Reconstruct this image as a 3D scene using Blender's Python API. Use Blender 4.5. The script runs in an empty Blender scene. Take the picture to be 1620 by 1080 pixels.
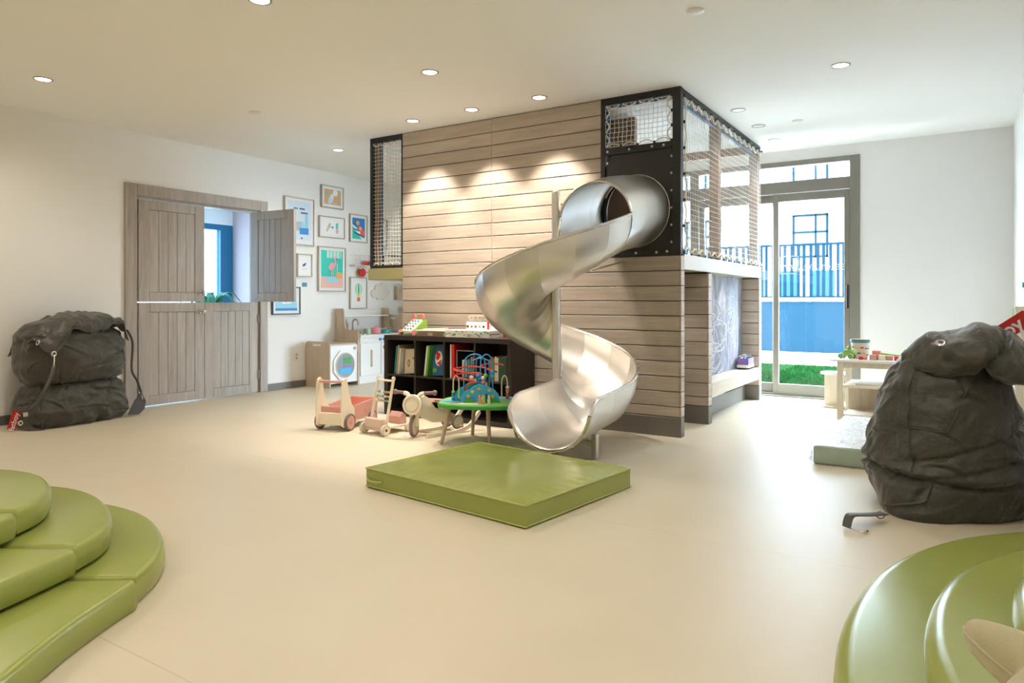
import bpy, bmesh, math, random
from mathutils import Vector, Matrix, noise
R = math.radians
PI = math.pi
random.seed(7)
sc = bpy.context.scene
COL = sc.collection

# ---------------------------------------------------------------- camera
cam_d = bpy.data.cameras.new('camera')
cam = bpy.data.objects.new('camera', cam_d)
COL.objects.link(cam)
cam.location = (0, 0, 1.1)
cam.rotation_euler = (R(90), 0, R(32.8 - 90))
cam_d.sensor_width = 36
cam_d.lens = 36 * 1110 / 1620
cam_d.shift_y = -64 / 1620
cam_d.clip_start = 0.05
sc.camera = cam

# ---------------------------------------------------------------- sky, exposure
SKY = 45.0
world = bpy.data.worlds.new('sky')
sc.world = world
world.use_nodes = True
wb = world.node_tree.nodes['Background']
wb.inputs['Color'].default_value = (0.77, 0.875, 1.0, 1)
wb.inputs['Strength'].default_value = SKY
sc.view_settings.view_transform = 'Standard'
sc.view_settings.look = 'None'
sc.view_settings.gamma = 1
sc.view_settings.use_curve_mapping = False
sc.view_settings.exposure = 0.16
LAMP = 64.0
WARM = (1.0, 0.90, 0.775)
try:
    sc.cycles.use_denoising = True
    sc.cycles.max_bounces = 8
    sc.cycles.diffuse_bounces = 5
    sc.cycles.transparent_max_bounces = 16
    sc.cycles.sample_clamp_indirect = 40
    sc.cycles.caustics_reflective = False
    sc.cycles.caustics_refractive = False
except Exception:
    pass


def portal(loc, rot, sx, sy):
    # marks a window opening for the sky sampling; gives off no light itself
    d = bpy.data.lights.new('daylight_portal', 'AREA')
    d.shape = 'RECTANGLE'
    d.size = sx
    d.size_y = sy
    d.cycles.is_portal = True
    o = bpy.data.objects.new('daylight_portal', d)
    COL.objects.link(o)
    o.location = loc
    o.rotation_euler = rot


portal((8.75, 2.52, 1.35), (R(90), 0, R(90)), 3.3, 2.8)

# ---------------------------------------------------------------- mesh helpers
class MB:
    def __init__(s, o=(0, 0, 0)):
        s.v = []
        s.f = []
        s.o = Vector(o)

    def add(s, vs, fs, M=None):
        b = len(s.v)
        if M is not None:
            vs = [M @ Vector(v) for v in vs]
        s.v.extend(tuple(v) for v in vs)
        s.f.extend(tuple(i + b for i in f) for f in fs)
        return s

    def bm(s, bm, M=None):
        bm.verts.index_update()
        s.add([v.co.copy() for v in bm.verts], [[v.index for v in f.verts] for f in bm.faces], M)
        bm.free()
        return s

    def box(s, x0, x1, y0, y1, z0, z1, bev=0.0, seg=1, M=None):
        x0, x1 = min(x0, x1), max(x0, x1)
        y0, y1 = min(y0, y1), max(y0, y1)
        z0, z1 = min(z0, z1), max(z0, z1)
        vs = [(x0, y0, z0), (x1, y0, z0), (x1, y1, z0), (x0, y1, z0), (x0, y0, z1), (x1, y0, z1), (x1, y1, z1), (x0, y1, z1)]
        fs = [(0, 3, 2, 1), (4, 5, 6, 7), (0, 1, 5, 4), (1, 2, 6, 5), (2, 3, 7, 6), (3, 0, 4, 7)]
        if bev <= 0:
            return s.add(vs, fs, M)
        bm = bmesh.new()
        bv = [bm.verts.new(v) for v in vs]
        for f in fs:
            bm.faces.new([bv[i] for i in f])
        bmesh.ops.bevel(bm, geom=bm.edges[:], offset=min(bev, 0.49 * min(x1 - x0, y1 - y0, z1 - z0)), segments=seg, affect='EDGES', profile=0.5)
        return s.bm(bm, M)

    def obox(s, c, size, rot=(0, 0, 0), bev=0.0, seg=1):
        from mathutils import Euler
        M = Matrix.Translation(c) @ Euler(rot).to_matrix().to_4x4()
        a, b, h = [q / 2 for q in size]
        return s.box(-a, a, -b, b, -h, h, bev, seg, M)

    def bar(s, p0, p1, w, h, bev=0.0, up=(0, 0, 1)):
        p0, p1 = Vector(p0), Vector(p1)
        d = p1 - p0
        L = d.length
        x = d.normalized()
        up = Vector(up)
        if abs(x.dot(up)) > 0.98:
            up = Vector((1, 0, 0))
        y = up.cross(x).normalized()
        z = x.cross(y)
        M = Matrix((x, y, z)).transposed().to_4x4()
        M.translation = (p0 + p1) / 2
        return s.box(-L / 2, L / 2, -w / 2, w / 2, -h / 2, h / 2, bev, 1, M)

    def tube(s, pts, r, n=8, closed=False, caps=True):
        pts = [Vector(p) for p in pts]
        k = len(pts)
        vs, fs = [], []
        prev = None
        for i, p in enumerate(pts):
            if closed:
                t = pts[(i + 1) % k] - pts[i - 1]
            else:
                t = pts[min(i + 1, k - 1)] - pts[max(i - 1, 0)]
            t = t.normalized() if t.length > 1e-9 else Vector((0, 0, 1))
            if prev is None:
                a = Vector((0, 0, 1)) if abs(t.z) < 0.9 else Vector((1, 0, 0))
                x = a.cross(t).normalized()
            else:
                x = prev - t * prev.dot(t)
                x = x.normalized() if x.length > 1e-6 else prev
            prev = x
            y = t.cross(x)
            ri = r(i / (k - 1)) if callable(r) else r
            for j in range(n):
                a = 2 * PI * j / n
                vs.append(p + (x * math.cos(a) + y * math.sin(a)) * ri)
        m = k if closed else k - 1
        for i in range(m):
            for j in range(n):
                i2 = (i + 1) % k
                fs.append((i * n + j, i * n + (j + 1) % n, i2 * n + (j + 1) % n, i2 * n + j))
        if caps and not closed:
            fs.append(tuple(range(n - 1, -1, -1)))
            fs.append(tuple((k - 1) * n + j for j in range(n)))
        return s.add(vs, fs)

    def cyl(s, p0, p1, r, n=16, r1=None):
        r1 = r if r1 is None else r1
        return s.tube([p0, p1], lambda t: r + (r1 - r) * t, n)

    def lathe(s, prof, n=24, M=None, ring=False):
        vs, fs = [], []
        k = len(prof)
        for (r, z) in prof:
            for j in range(n):
                a = 2 * PI * j / n
                vs.append((r * math.cos(a), r * math.sin(a), z))
        for i in range(k - 1):
            for j in range(n):
                fs.append((i * n + j, i * n + (j + 1) % n, (i + 1) * n + (j + 1) % n, (i + 1) * n + j))
        if ring:
            for j in range(n):
                fs.append(((k - 1) * n + j, (k - 1) * n + (j + 1) % n, (j + 1) % n, j))
        else:
            fs.append(tuple(range(n - 1, -1, -1)))
            fs.append(tuple((k - 1) * n + j for j in range(n)))
        return s.add(vs, fs, M)

    def disc(s, c, axis, r, th, n=24):
        a = Vector(axis).normalized()
        c = Vector(c)
        return s.cyl(c - a * th / 2, c + a * th / 2, r, n)

    def prism(s, out, h0, h1, M=None, bev=0.0, seg=2):
        bm = bmesh.new()
        bv = [bm.verts.new((x, y, h0)) for x, y in out]
        tv = [bm.verts.new((x, y, h1)) for x, y in out]
        k = len(out)
        bm.faces.new(bv[::-1])
        top = bm.faces.new(tv)
        for i in range(k):
            bm.faces.new((bv[i], bv[(i + 1) % k], tv[(i + 1) % k], tv[i]))
        bmesh.ops.recalc_face_normals(bm, faces=bm.faces[:])
        if bev > 0:
            bm.edges.ensure_lookup_table()
            ed = [e for e in bm.edges if abs(e.verts[0].co.z - e.verts[1].co.z) < 1e-6]
            bmesh.ops.bevel(bm, geom=ed, offset=bev, segments=seg, affect='EDGES', profile=0.5)
        return s.bm(bm, M)

    def grid(s, fn, nu, nv, cu=False, cv=False):
        vs = [fn(i / nu, j / nv) for i in range(nu if cu else nu + 1) for j in range(nv if cv else nv + 1)]
        w = nv if cv else nv + 1
        h = nu if cu else nu + 1
        fs = []
        for i in range(nu):
            for j in range(nv):
                i2, j2 = (i + 1) % h, (j + 1) % w
                fs.append((i * w + j, i2 * w + j, i2 * w + j2, i * w + j2))
        return s.add(vs, fs)

    def ball(s, c, r, nu=16, nv=10, M=None):
        if not isinstance(r, (tuple, list)):
            r = (r, r, r)
        prof = []
        vs, fs = [], []
        for i in range(1, nv):
            a = PI * i / nv
            for j in range(nu):
                b = 2 * PI * j / nu
                vs.append((c[0] + r[0] * math.sin(a) * math.cos(b), c[1] + r[1] * math.sin(a) * math.sin(b), c[2] + r[2] * math.cos(a)))
        for i in range(nv - 2):
            for j in range(nu):
                fs.append((i * nu + j, (i + 1) * nu + j, (i + 1) * nu + (j + 1) % nu, i * nu + (j + 1) % nu))
        vs.append((c[0], c[1], c[2] + r[2]))
        vs.append((c[0], c[1], c[2] - r[2]))
        n = len(vs)
        for j in range(nu):
            fs.append((n - 2, j, (j + 1) % nu))
            fs.append((n - 1, (nv - 2) * nu + (j + 1) % nu, (nv - 2) * nu + j))
        return s.add(vs, fs, M)

    def build(s, name, mat, parent=None, smooth=False, angle=35):
        me = bpy.data.meshes.new(name)
        o = s.o
        me.from_pydata([(v[0] - o.x, v[1] - o.y, v[2] - o.z) for v in s.v], [], s.f)
        bm = bmesh.new()
        bm.from_mesh(me)
        bmesh.ops.recalc_face_normals(bm, faces=bm.faces[:])
        bm.to_mesh(me)
        bm.free()
        if smooth:
            me.polygons.foreach_set('use_smooth', [True] * len(me.polygons))
            me.set_sharp_from_angle(angle=R(angle))
        me.materials.append(mat)
        ob = bpy.data.objects.new(name, me)
        COL.objects.link(ob)
        if parent is not None:
            ob.parent = parent
        else:
            ob.location = o
        return ob


def solidify(ob, t, off=0.0):
    m = ob.modifiers.new('thickness', 'SOLIDIFY')
    m.thickness = t
    m.offset = off
    return ob


def subsurf(ob, lv=1):
    m = ob.modifiers.new('smooth', 'SUBSURF')
    m.levels = lv
    m.render_levels = lv
    return ob


def tag(o, label, cat, group=None):
    o['label'] = label
    o['category'] = cat
    if group:
        o['group'] = group
    return o


def thing(name, label, cat, loc=(0, 0, 0), rotz=0.0, group=None):
    o = bpy.data.objects.new(name, None)
    COL.objects.link(o)
    o.location = loc
    o.rotation_euler = (0, 0, rotz)
    o.empty_display_size = 0.1
    return tag(o, label, cat, group)


def struct(o):
    o['kind'] = 'structure'
    return o


def place(name, mesh, parent, loc, rot=(0, 0, 0)):
    o = bpy.data.objects.new(name, mesh)
    COL.objects.link(o)
    o.parent = parent
    o.location = loc
    o.rotation_euler = rot
    return o


def spline(pts, n=8, closed=False):
    P = [Vector(p) for p in pts]
    k = len(P)
    out = []
    rng = k if closed else k - 1
    for i in range(rng):
        if closed:
            a, b, c, d = P[i - 1], P[i], P[(i + 1) % k], P[(i + 2) % k]
        else:
            a, b, c, d = P[max(i - 1, 0)], P[i], P[i + 1], P[min(i + 2, k - 1)]
        for j in range(n):
            t = j / n
            out.append(0.5 * ((2 * b) + (c - a) * t + (2 * a - 5 * b + 4 * c - d) * t * t + (3 * b - a - 3 * c + d) * t ** 3))
    if not closed:
        out.append(P[-1])
    return out


def lerp_tab(tab, x):
    if x <= tab[0][0]:
        return tab[0][1]
    for (a, va), (b, vb) in zip(tab, tab[1:]):
        if x <= b:
            t = (x - a) / (b - a)
            t = t * t * (3 - 2 * t) * 0.4 + t * 0.6
            return va + (vb - va) * t
    return tab[-1][1]


def text_mesh(body, size, extrude=0.0005, shear=0.0, align='CENTER', spacing=1.0, offset=0.0):
    cu = bpy.data.curves.new('lettering', 'FONT')
    cu.body = body
    cu.size = size
    cu.extrude = extrude
    cu.shear = shear
    cu.align_x = align
    cu.align_y = 'CENTER'
    cu.space_character = spacing
    cu.offset = offset
    cu.resolution_u = 3
    ob = bpy.data.objects.new('lettering_tmp', cu)
    COL.objects.link(ob)
    bpy.context.view_layer.update()
    dg = bpy.context.evaluated_depsgraph_get()
    me = bpy.data.meshes.new_from_object(ob.evaluated_get(dg))
    bpy.data.objects.remove(ob)
    bpy.data.curves.remove(cu)
    me.name = 'lettering'
    me.materials.clear()
    return me


# ---------------------------------------------------------------- materials
MATS = {}


def mat(name, col, rough=0.5, metal=0.0, var=None, bump=None, coat=0.0, spec=0.5, emit=None, sheen=0.0, alpha=None):
    if name in MATS:
        return MATS[name]
    m = bpy.data.materials.new(name)
    m.use_nodes = True
    nt = m.node_tree
    b = nt.nodes['Principled BSDF']
    b.inputs['Base Color'].default_value = (*col, 1)
    b.inputs['Roughness'].default_value = rough
    b.inputs['Metallic'].default_value = metal
    b.inputs['Coat Weight'].default_value = coat
    b.inputs['Coat Roughness'].default_value = 0.15
    b.inputs['Specular IOR Level'].default_value = spec
    b.inputs['Sheen Weight'].default_value = sheen
    if emit:
        b.inputs['Emission Color'].default_value = (*emit[0], 1)
        b.inputs['Emission Strength'].default_value = emit[1]
    if alpha is not None:
        b.inputs['Alpha'].default_value = alpha
    tc = None
    if var or bump:
        tc = nt.nodes.new('ShaderNodeTexCoord')
    if var:
        sc_, amt = var
        nz = nt.nodes.new('ShaderNodeTexNoise')
        nz.inputs['Scale'].default_value = sc_
        nz.inputs['Detail'].default_value = 5
        nt.links.new(tc.outputs['Object'], nz.inputs['Vector'])
        mr = nt.nodes.new('ShaderNodeMapRange')
        mr.inputs['From Min'].default_value = 0.25
        mr.inputs['From Max'].default_value = 0.75
        mr.inputs['To Min'].default_value = 1 - amt
        mr.inputs['To Max'].default_value = 1 + amt
        nt.links.new(nz.outputs['Fac'], mr.inputs['Value'])
        mx = nt.nodes.new('ShaderNodeVectorMath')
        mx.operation = 'SCALE'
        mx.inputs[0].default_value = col
        nt.links.new(mr.outputs['Result'], mx.inputs['Scale'])
        nt.links.new(mx.outputs['Vector'], b.inputs['Base Color'])
    if bump:
        sc_, st = bump
        nz = nt.nodes.new('ShaderNodeTexNoise')
        nz.inputs['Scale'].default_value = sc_
        nz.inputs['Detail'].default_value = 4
        nt.links.new(tc.outputs['Object'], nz.inputs['Vector'])
        bp = nt.nodes.new('ShaderNodeBump')
        bp.inputs['Strength'].default_value = st
        bp.inputs['Distance'].default_value = 0.01 if sc_ > 10 else 0.05
        nt.links.new(nz.outputs['Fac'], bp.inputs['Height'])
        nt.links.new(bp.outputs['Normal'], b.inputs['Normal'])
    MATS[name] = m
    return m


def wood(name, c1, c2, scl, rough=0.5, rnd=0.10, bump=0.15):
    """grain stretched along the axis whose scale is small"""
    m = bpy.data.materials.new(name)
    m.use_nodes = True
    nt = m.node_tree
    N, L = nt.nodes, nt.links
    b = N['Principled BSDF']
    tc = N.new('ShaderNodeTexCoord')
    oi = N.new('ShaderNodeObjectInfo')
    add = N.new('ShaderNodeVectorMath')
    add.operation = 'ADD'
    sr = N.new('ShaderNodeVectorMath')
    sr.operation = 'SCALE'
    sr.inputs[0].default_value = (13.1, 7.7, 3.3)
    L.new(oi.outputs['Random'], sr.inputs['Scale'])
    L.new(tc.outputs['Object'], add.inputs[0])
    L.new(sr.outputs['Vector'], add.inputs[1])
    mp = N.new('ShaderNodeMapping')
    mp.inputs['Scale'].default_value = scl
    L.new(add.outputs['Vector'], mp.inputs['Vector'])
    n1 = N.new('ShaderNodeTexNoise')
    n1.inputs['Scale'].default_value = 1.0
    n1.inputs['Detail'].default_value = 4
    n1.inputs['Distortion'].default_value = 1.2
    L.new(mp.outputs['Vector'], n1.inputs['Vector'])
    n2 = N.new('ShaderNodeTexNoise')
    n2.inputs['Scale'].default_value = 5.0
    n2.inputs['Detail'].default_value = 6
    n2.inputs['Roughness'].default_value = 0.7
    L.new(mp.outputs['Vector'], n2.inputs['Vector'])
    mx = N.new('ShaderNodeMath')
    mx.operation = 'MULTIPLY_ADD'
    mx.inputs[1].default_value = 0.55
    L.new(n2.outputs['Fac'], mx.inputs[0])
    ml = N.new('ShaderNodeMath')
    ml.operation = 'MULTIPLY'
    ml.inputs[1].default_value = 0.45
    L.new(n1.outputs['Fac'], ml.inputs[0])
    L.new(ml.outputs[0], mx.inputs[2])
    cr = N.new('ShaderNodeValToRGB')
    cr.color_ramp.elements[0].position = 0.34
    cr.color_ramp.elements[0].color = (*c1, 1)
    cr.color_ramp.elements[1].position = 0.64
    cr.color_ramp.elements[1].color = (*c2, 1)
    L.new(mx.outputs[0], cr.inputs['Fac'])
    mr = N.new('ShaderNodeMapRange')
    mr.inputs['To Min'].default_value = 1 - rnd
    mr.inputs['To Max'].default_value = 1 + rnd
    L.new(oi.outputs['Random'], mr.inputs['Value'])
    vs = N.new('ShaderNodeVectorMath')
    vs.operation = 'SCALE'
    L.new(cr.outputs['Color'], vs.inputs[0])
    L.new(mr.outputs['Result'], vs.inputs['Scale'])
    L.new(vs.outputs['Vector'], b.inputs['Base Color'])
    b.inputs['Roughness'].default_value = rough
    bp = N.new('ShaderNodeBump')
    bp.inputs['Strength'].default_value = bump
    bp.inputs['Distance'].default_value = 0.004
    L.new(mx.outputs[0], bp.inputs['Height'])
    L.new(bp.outputs['Normal'], b.inputs['Normal'])
    MATS[name] = m
    return m


def steel(name, col, rough):
    m = bpy.data.materials.new(name)
    m.use_nodes = True
    nt = m.node_tree
    N, L = nt.nodes, nt.links
    b = N['Principled BSDF']
    b.inputs['Metallic'].default_value = 1.0
    oi = N.new('ShaderNodeObjectInfo')
    tc = N.new('ShaderNodeTexCoord')
    mp = N.new('ShaderNodeMapping')
    mp.inputs['Scale'].default_value = (3, 3, 40)
    L.new(tc.outputs['Object'], mp.inputs['Vector'])
    nz = N.new('ShaderNodeTexNoise')
    nz.inputs['Scale'].default_value = 2.5
    nz.inputs['Detail'].default_value = 6
    L.new(mp.outputs['Vector'], nz.inputs['Vector'])
    mr = N.new('ShaderNodeMapRange')
    mr.inputs['From Min'].default_value = 0.2
    mr.inputs['From Max'].default_value = 0.8
    mr.inputs['To Min'].default_value = rough - 0.04
    mr.inputs['To Max'].default_value = rough + 0.05
    L.new(nz.outputs['Fac'], mr.inputs['Value'])
    L.new(mr.outputs['Result'], b.inputs['Roughness'])
    mc = N.new('ShaderNodeMapRange')
    mc.inputs['To Min'].default_value = 0.88
    mc.inputs['To Max'].default_value = 1.08
    L.new(oi.outputs['Random'], mc.inputs['Value'])
    vs = N.new('ShaderNodeVectorMath')
    vs.operation = 'SCALE'
    vs.inputs[0].default_value = col
    L.new(mc.outputs['Result'], vs.inputs['Scale'])
    L.new(vs.outputs['Vector'], b.inputs['Base Color'])
    MATS[name] = m
    return m


def glass(name, tint=(1, 1, 1), refl=0.06):
    m = bpy.data.materials.new(name)
    m.use_nodes = True
    nt = m.node_tree
    N, L = nt.nodes, nt.links
    N.remove(N['Principled BSDF'])
    out = N['Material Output']
    tr = N.new('ShaderNodeBsdfTransparent')
    tr.inputs['Color'].default_value = (*tint, 1)
    gl = N.new('ShaderNodeBsdfGlossy')
    gl.inputs['Roughness'].default_value = 0.02
    mx = N.new('ShaderNodeMixShader')
    mx.inputs['Fac'].default_value = refl
    L.new(tr.outputs[0], mx.inputs[1])
    L.new(gl.outputs[0], mx.inputs[2])
    L.new(mx.outputs[0], out.inputs['Surface'])
    MATS[name] = m
    return m


PLANK = wood('grey_oak_plank', (0.425, 0.345, 0.275), (0.595, 0.505, 0.42), (0.9, 14, 14), 0.45, 0.05)
DOORW = wood('grey_oak_door', (0.31, 0.26, 0.215), (0.47, 0.405, 0.345), (14, 14, 0.8), 0.45, 0.03)
BIRCH = wood('pale_birch', (0.66, 0.56, 0.43), (0.80, 0.71, 0.58), (14, 14, 1.2), 0.45, 0.03, 0.05)
BIRCHX = wood('pale_birch_long', (0.66, 0.56, 0.43), (0.80, 0.71, 0.58), (1.2, 14, 14), 0.45, 0.03, 0.05)
ELM = wood('beige_elm_board', (0.46, 0.36, 0.26), (0.62, 0.51, 0.39), (12, 12, 1.0), 0.5, 0.03, 0.06)
STEEL = steel('brushed_steel', (0.68, 0.65, 0.61), 0.36)
STEELR = steel('polished_steel_rim', (0.72, 0.69, 0.66), 0.25)
GLASSL = glass('tinted_lobby_glass', (0.30, 0.36, 0.40), 0.05)
GLASS = glass('window_glass', (0.93, 0.98, 1.0), 0.05)
WALL = mat('wall_paint', (0.86, 0.85, 0.83), 0.85, bump=(160, 0.02))
CEIL = mat('ceiling_paint', (0.93, 0.925, 0.91), 0.9)
FLOOR = mat('beige_vinyl', (0.66, 0.59, 0.455), 0.40, var=(2.2, 0.025), bump=(500, 0.015), spec=0.35)
GROOVE = mat('groove_backing', (0.10, 0.075, 0.055), 0.8)
GREY = mat('grey_skirting', (0.17, 0.155, 0.14), 0.5)
ALU = mat('bronze_grey_aluminium', (0.24, 0.225, 0.195), 0.4, metal=0.2)
BLACK = mat('black_powder_coat', (0.018, 0.018, 0.02), 0.4)
BLACKP = mat('black_plastic_panel', (0.022, 0.021, 0.022), 0.35, bump=(300, 0.03))
BOLT = mat('bolt_metal', (0.55, 0.53, 0.5), 0.3, metal=1)
GREEN = mat('green_vinyl', (0.31, 0.355, 0.085), 0.22, var=(3.0, 0.04), bump=(26, 0.015), spec=0.5)
PIPING = mat('green_piping', (0.40, 0.46, 0.12), 0.4)
BAG = mat('charcoal_nylon', (0.044, 0.040, 0.031), 0.46, var=(5, 0.10), bump=(9, 0.5), sheen=0.25)
BAGD = mat('charcoal_nylon_hem', (0.05, 0.046, 0.04), 0.55, sheen=0.2)
ROPE = mat('cream_rope', (0.78, 0.72, 0.60), 0.8)
NETW = mat('white_netting', (0.80, 0.78, 0.74), 0.8)
WHITE = mat('white_lacquer', (0.82, 0.80, 0.77), 0.35)
DARKW = mat('black_brown_laminate', (0.030, 0.023, 0.019), 0.38, var=(8, 0.15))
RED = mat('red_paint', (0.62, 0.02, 0.015), 0.4)
BLUE = mat('blue_paint', (0.03, 0.22, 0.62), 0.4)
SKYB = mat('light_blue_paint', (0.05, 0.38, 0.68), 0.4)
GRN = mat('green_paint', (0.05, 0.33, 0.05), 0.4)
LIME = mat('lime_paint', (0.24, 0.45, 0.07), 0.4)
YEL = mat('yellow_paint', (0.75, 0.52, 0.10), 0.4)
PINK = mat('dusty_pink_paint', (0.62, 0.33, 0.29), 0.45)
CORAL = mat('coral_paint', (0.78, 0.28, 0.23), 0.45)
CREAM = mat('cream_paint', (0.80, 0.72, 0.58), 0.45)
MAUVE = mat('mauve_rubber', (0.22, 0.15, 0.14), 0.5)
PAPER = mat('white_paper', (0.82, 0.82, 0.80), 0.6)
REDTAG = mat('red_label_tape', (0.55, 0.015, 0.015), 0.6)
LETTER = mat('white_lettering', (0.85, 0.85, 0.85), 0.6)
HINGE = mat('satin_steel', (0.30, 0.29, 0.27), 0.5, metal=0.6)
CHROME = mat('nickel', (0.62, 0.60, 0.57), 0.22, metal=1)
STRAP = mat('grey_webbing', (0.10, 0.10, 0.10), 0.6, bump=(400, 0.2))
DAYBLUE = mat('painted_blue_daylight', (0.03, 0.16, 0.42), 0.5)  # blue colour stands in for daylight on inner sides of beams and post
BROWNP = mat('brown_padding', (0.36, 0.24, 0.17), 0.6)
# ================================================================ THE ROOM
H = 2.83
X0, X1 = -3.0, 8.511
Y0, Y1 = -0.41, 7.16

# floor: subfloor with vinyl sheets
fl = struct(MB().box(X0 - .1, X1 + .12, Y0 - .1, Y1 + .12, -0.12, -0.003).build('floor', GROOVE))
xs = [X0 - .1, -2.8, -0.8, 1.2, 3.2, 5.2, 7.2, X1 + .12]
for a, b in zip(xs, xs[1:]):
    MB().box(a + .0006, b - .0006, Y0 - .1, Y1 + .05, -0.003, 0.0).build('vinyl_sheet', FLOOR, fl)
struct(MB().box(X0 - .1, X1 + .2, Y0 - .1, Y1 + .15, H, H + .12).build('ceiling', CEIL))
struct(MB().box(X0, X1 + .2, Y0 - .15, Y0, 0, H).build('wall_right', WALL))
struct(MB().box(X0 - .15, X0, Y0 - .15, Y1 + .15, 0, H).build('wall_rear', WALL))
# left wall with the double door opening X 3.90..5.52, z 0..2.24
DX0, DX1, DZ = 3.93, 5.50, 2.235
m = MB()
m.box(X0, DX0, Y1, Y1 + .15, 0, H).box(DX1, X1 + .2, Y1, Y1 + .15, 0, H).box(DX0, DX1, Y1, Y1 + .15, DZ, H)
struct(m.build('wall_left', WALL))
# back wall: opening Y 0.957..6.55, z 0..2.705
BY0, BY1, BZ = 0.957, 4.08, 2.705
m = MB()
m.box(X1, X1 + .2, Y0 - .15, BY0, 0, H).box(X1, X1 + .2, BY1, Y1 + .15, 0, H).box(X1, X1 + .2, BY0, BY1, BZ, H)
struct(m.build('wall_back', WALL))
# baseboards
struct(MB().box(X0, 3.84, Y1 - .014, Y1, 0, .085, .003).box(5.57, X1, Y1 - .014, Y1, 0, .085, .003).build('baseboard_left', GREY))
struct(MB().box(X0, X1, Y0, Y0 + .014, 0, .085, .003).build('baseboard_right', GREY))
struct(MB().box(X1 - .014, X1, Y0, BY0 - .01, 0, .085, .003).build('baseboard_back', GREY))

# ------------------------------------------------ glazed back wall: sliding door (window_1) and fixed lights (window_2)
FX = X1 - .02
w1 = struct(MB((FX, 1.86, 0)).box(FX, FX + .10, BY0, 1.06, 0, BZ, .004).box(FX, FX + .10, 1.06, 2.85, 2.645, BZ, .004)
            .box(FX, FX + .10, 1.06, 2.85, 2.34, 2.475, .004).box(FX, FX + .10, 1.06, 2.85, 0, .035, .004)
            .box(FX, FX + .10, 2.745, 2.85, .035, 2.34, .004).box(FX, FX + .10, 2.745, 2.85, 2.475, 2.645, .004).build('window_1', ALU))


def leaf(y0, y1, x, z0=.03, z1=2.335, wr=.055, wl=.06, parent=w1, org=(FX, 1.86, 0)):
    f = MB(org).box(x, x + .04, y0, y0 + wr, z0, z1, .003).box(x, x + .04, y1 - wl, y1, z0, z1, .003) \
        .box(x, x + .04, y0 + wr, y1 - wl, z1 - .09, z1, .003).box(x, x + .04, y0 + wr, y1 - wl, z0, z0 + .115, .003).build('sliding_leaf', ALU, parent)
    MB(org).box(x + .016, x + .024, y0 + wr, y1 - wl, z0 + .115, z1 - .09).build('pane', GLASS, f)
    return f


lf = leaf(1.06, 1.865, FX + .005)
leaf(1.83, 2.745, FX + .05)
MB((FX, 1.86, 0)).box(FX + .04, FX + .05, 1.06, 2.745, 2.475, 2.645).build('pane', GLASS, w1)
MB((FX, 1.86, 0)).box(FX - .012, FX + .006, 1.068, 1.092, 1.02, 1.28, .004).build('pull_handle', BLACK, lf)
tr = MB((FX, 1.86, 0)).box(FX - .05, FX, BY0, 2.85, 0, .018, .004).build('threshold', ALU, w1)
# lettering on the glass, read from outside
tm = text_mesh('BELGRAVIA', .092, .0006, spacing=1.08, offset=.0022)
tm.materials.append(LETTER)
RT = Matrix(((0, 0, 1), (1, 0, 0), (0, 1, 0)))
t = place('lettering', tm, lf, (0, 0, 0))
t.rotation_euler = RT.to_euler()
t.location = (FX + .031 - FX, 1.35 - 1.86, 1.477)
q = MB((FX, 1.86, 0))
ya, yb, za, zb = 1.591, 1.797, 1.41, 1.619
x = FX + .030
for (a, b, c, d) in ((ya, yb, za, za + .011), (ya, yb, zb - .011, zb), (ya, ya + .011, za, zb), (yb - .011, yb, za, zb)):
    q.box(x, x + .001, a, b, c, d)
q.build('logo_outline', LETTER, lf)
tm = text_mesh('Square', .055, .0005, shear=.35, offset=.0012)
tm.materials.append(LETTER)
t = place('logo_lettering', tm, lf, (FX + .031 - FX, 1.694 - 1.86, 1.505))
t.rotation_euler = RT.to_euler()

w2 = MB((FX, 4.7, 0)).box(FX, FX + .10, 2.85, BY1, 2.645, BZ, .004).box(FX, FX + .10, 2.85, BY1, 2.34, 2.475, .004).box(FX, FX + .10, 2.85, BY1, 0, .06, .004)
for y in (3.72, 4.02):
    w2.box(FX, FX + .10, y, y + .06, .06, 2.34, .004).box(FX, FX + .10, y, y + .06, 2.475, 2.645, .004)
w2 = struct(w2.build('window_2', ALU))
for a, b in ((2.85, 3.72), (3.78, 4.02)):
    MB((FX, 4.7, 0)).box(FX + .04, FX + .05, a, b, .06, 2.34).build('pane', GLASS, w2)
    MB((FX, 4.7, 0)).box(FX + .04, FX + .05, a, b, 2.475, 2.645).build('pane', GLASS, w2)

# ------------------------------------------------ stable-type double door on the left wall (door_1)
dorg = (4.72, Y1, 0)
FR = .03
d1 = MB(dorg)
d1.box(3.847, 3.965, Y1 - FR, Y1, 0, 2.305, .004).box(5.468, 5.575, Y1 - FR, Y1, 0, 2.305, .004).box(3.965, 5.468, Y1 - FR, Y1, 2.185, 2.305, .004)
d1.box(3.93, 3.985, Y1, Y1 + .15, 0, 2.235).box(5.448, 5.50, Y1, Y1 + .15, 0, 2.235).box(3.985, 5.448, Y1, Y1 + .15, 2.16, 2.235)
d1 = struct(d1.build('door_1', DOORW))


def door_leaf(w, z0, z1, nboard, st=.115, rail=.10):
    """local: x 0..w, y 0 = front (-y is front), z z0..z1; returns (frame mesh builder, [board builders])"""
    f = MB()
    T = .04
    f.box(0, st, 0, T, z0, z1, .003).box(w - st, w, 0, T, z0, z1, .003)
    f.box(st, w - st, 0, T, z0, z0 + rail, .003).box(st, w - st, 0, T, z1 - rail, z1, .003)
    f.box(st, w - st, .016, T - .006, z0 + rail, z1 - rail)
    bs = []
    bw = (w - 2 * st) / nboard
    for i in range(nboard):
        a = st + i * bw
        bs.append(MB().box(a + .0015, a + bw - .0015, .006, .017, z0 + rail + .003, z1 - rail - .003, .002))
    return f, bs


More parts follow.
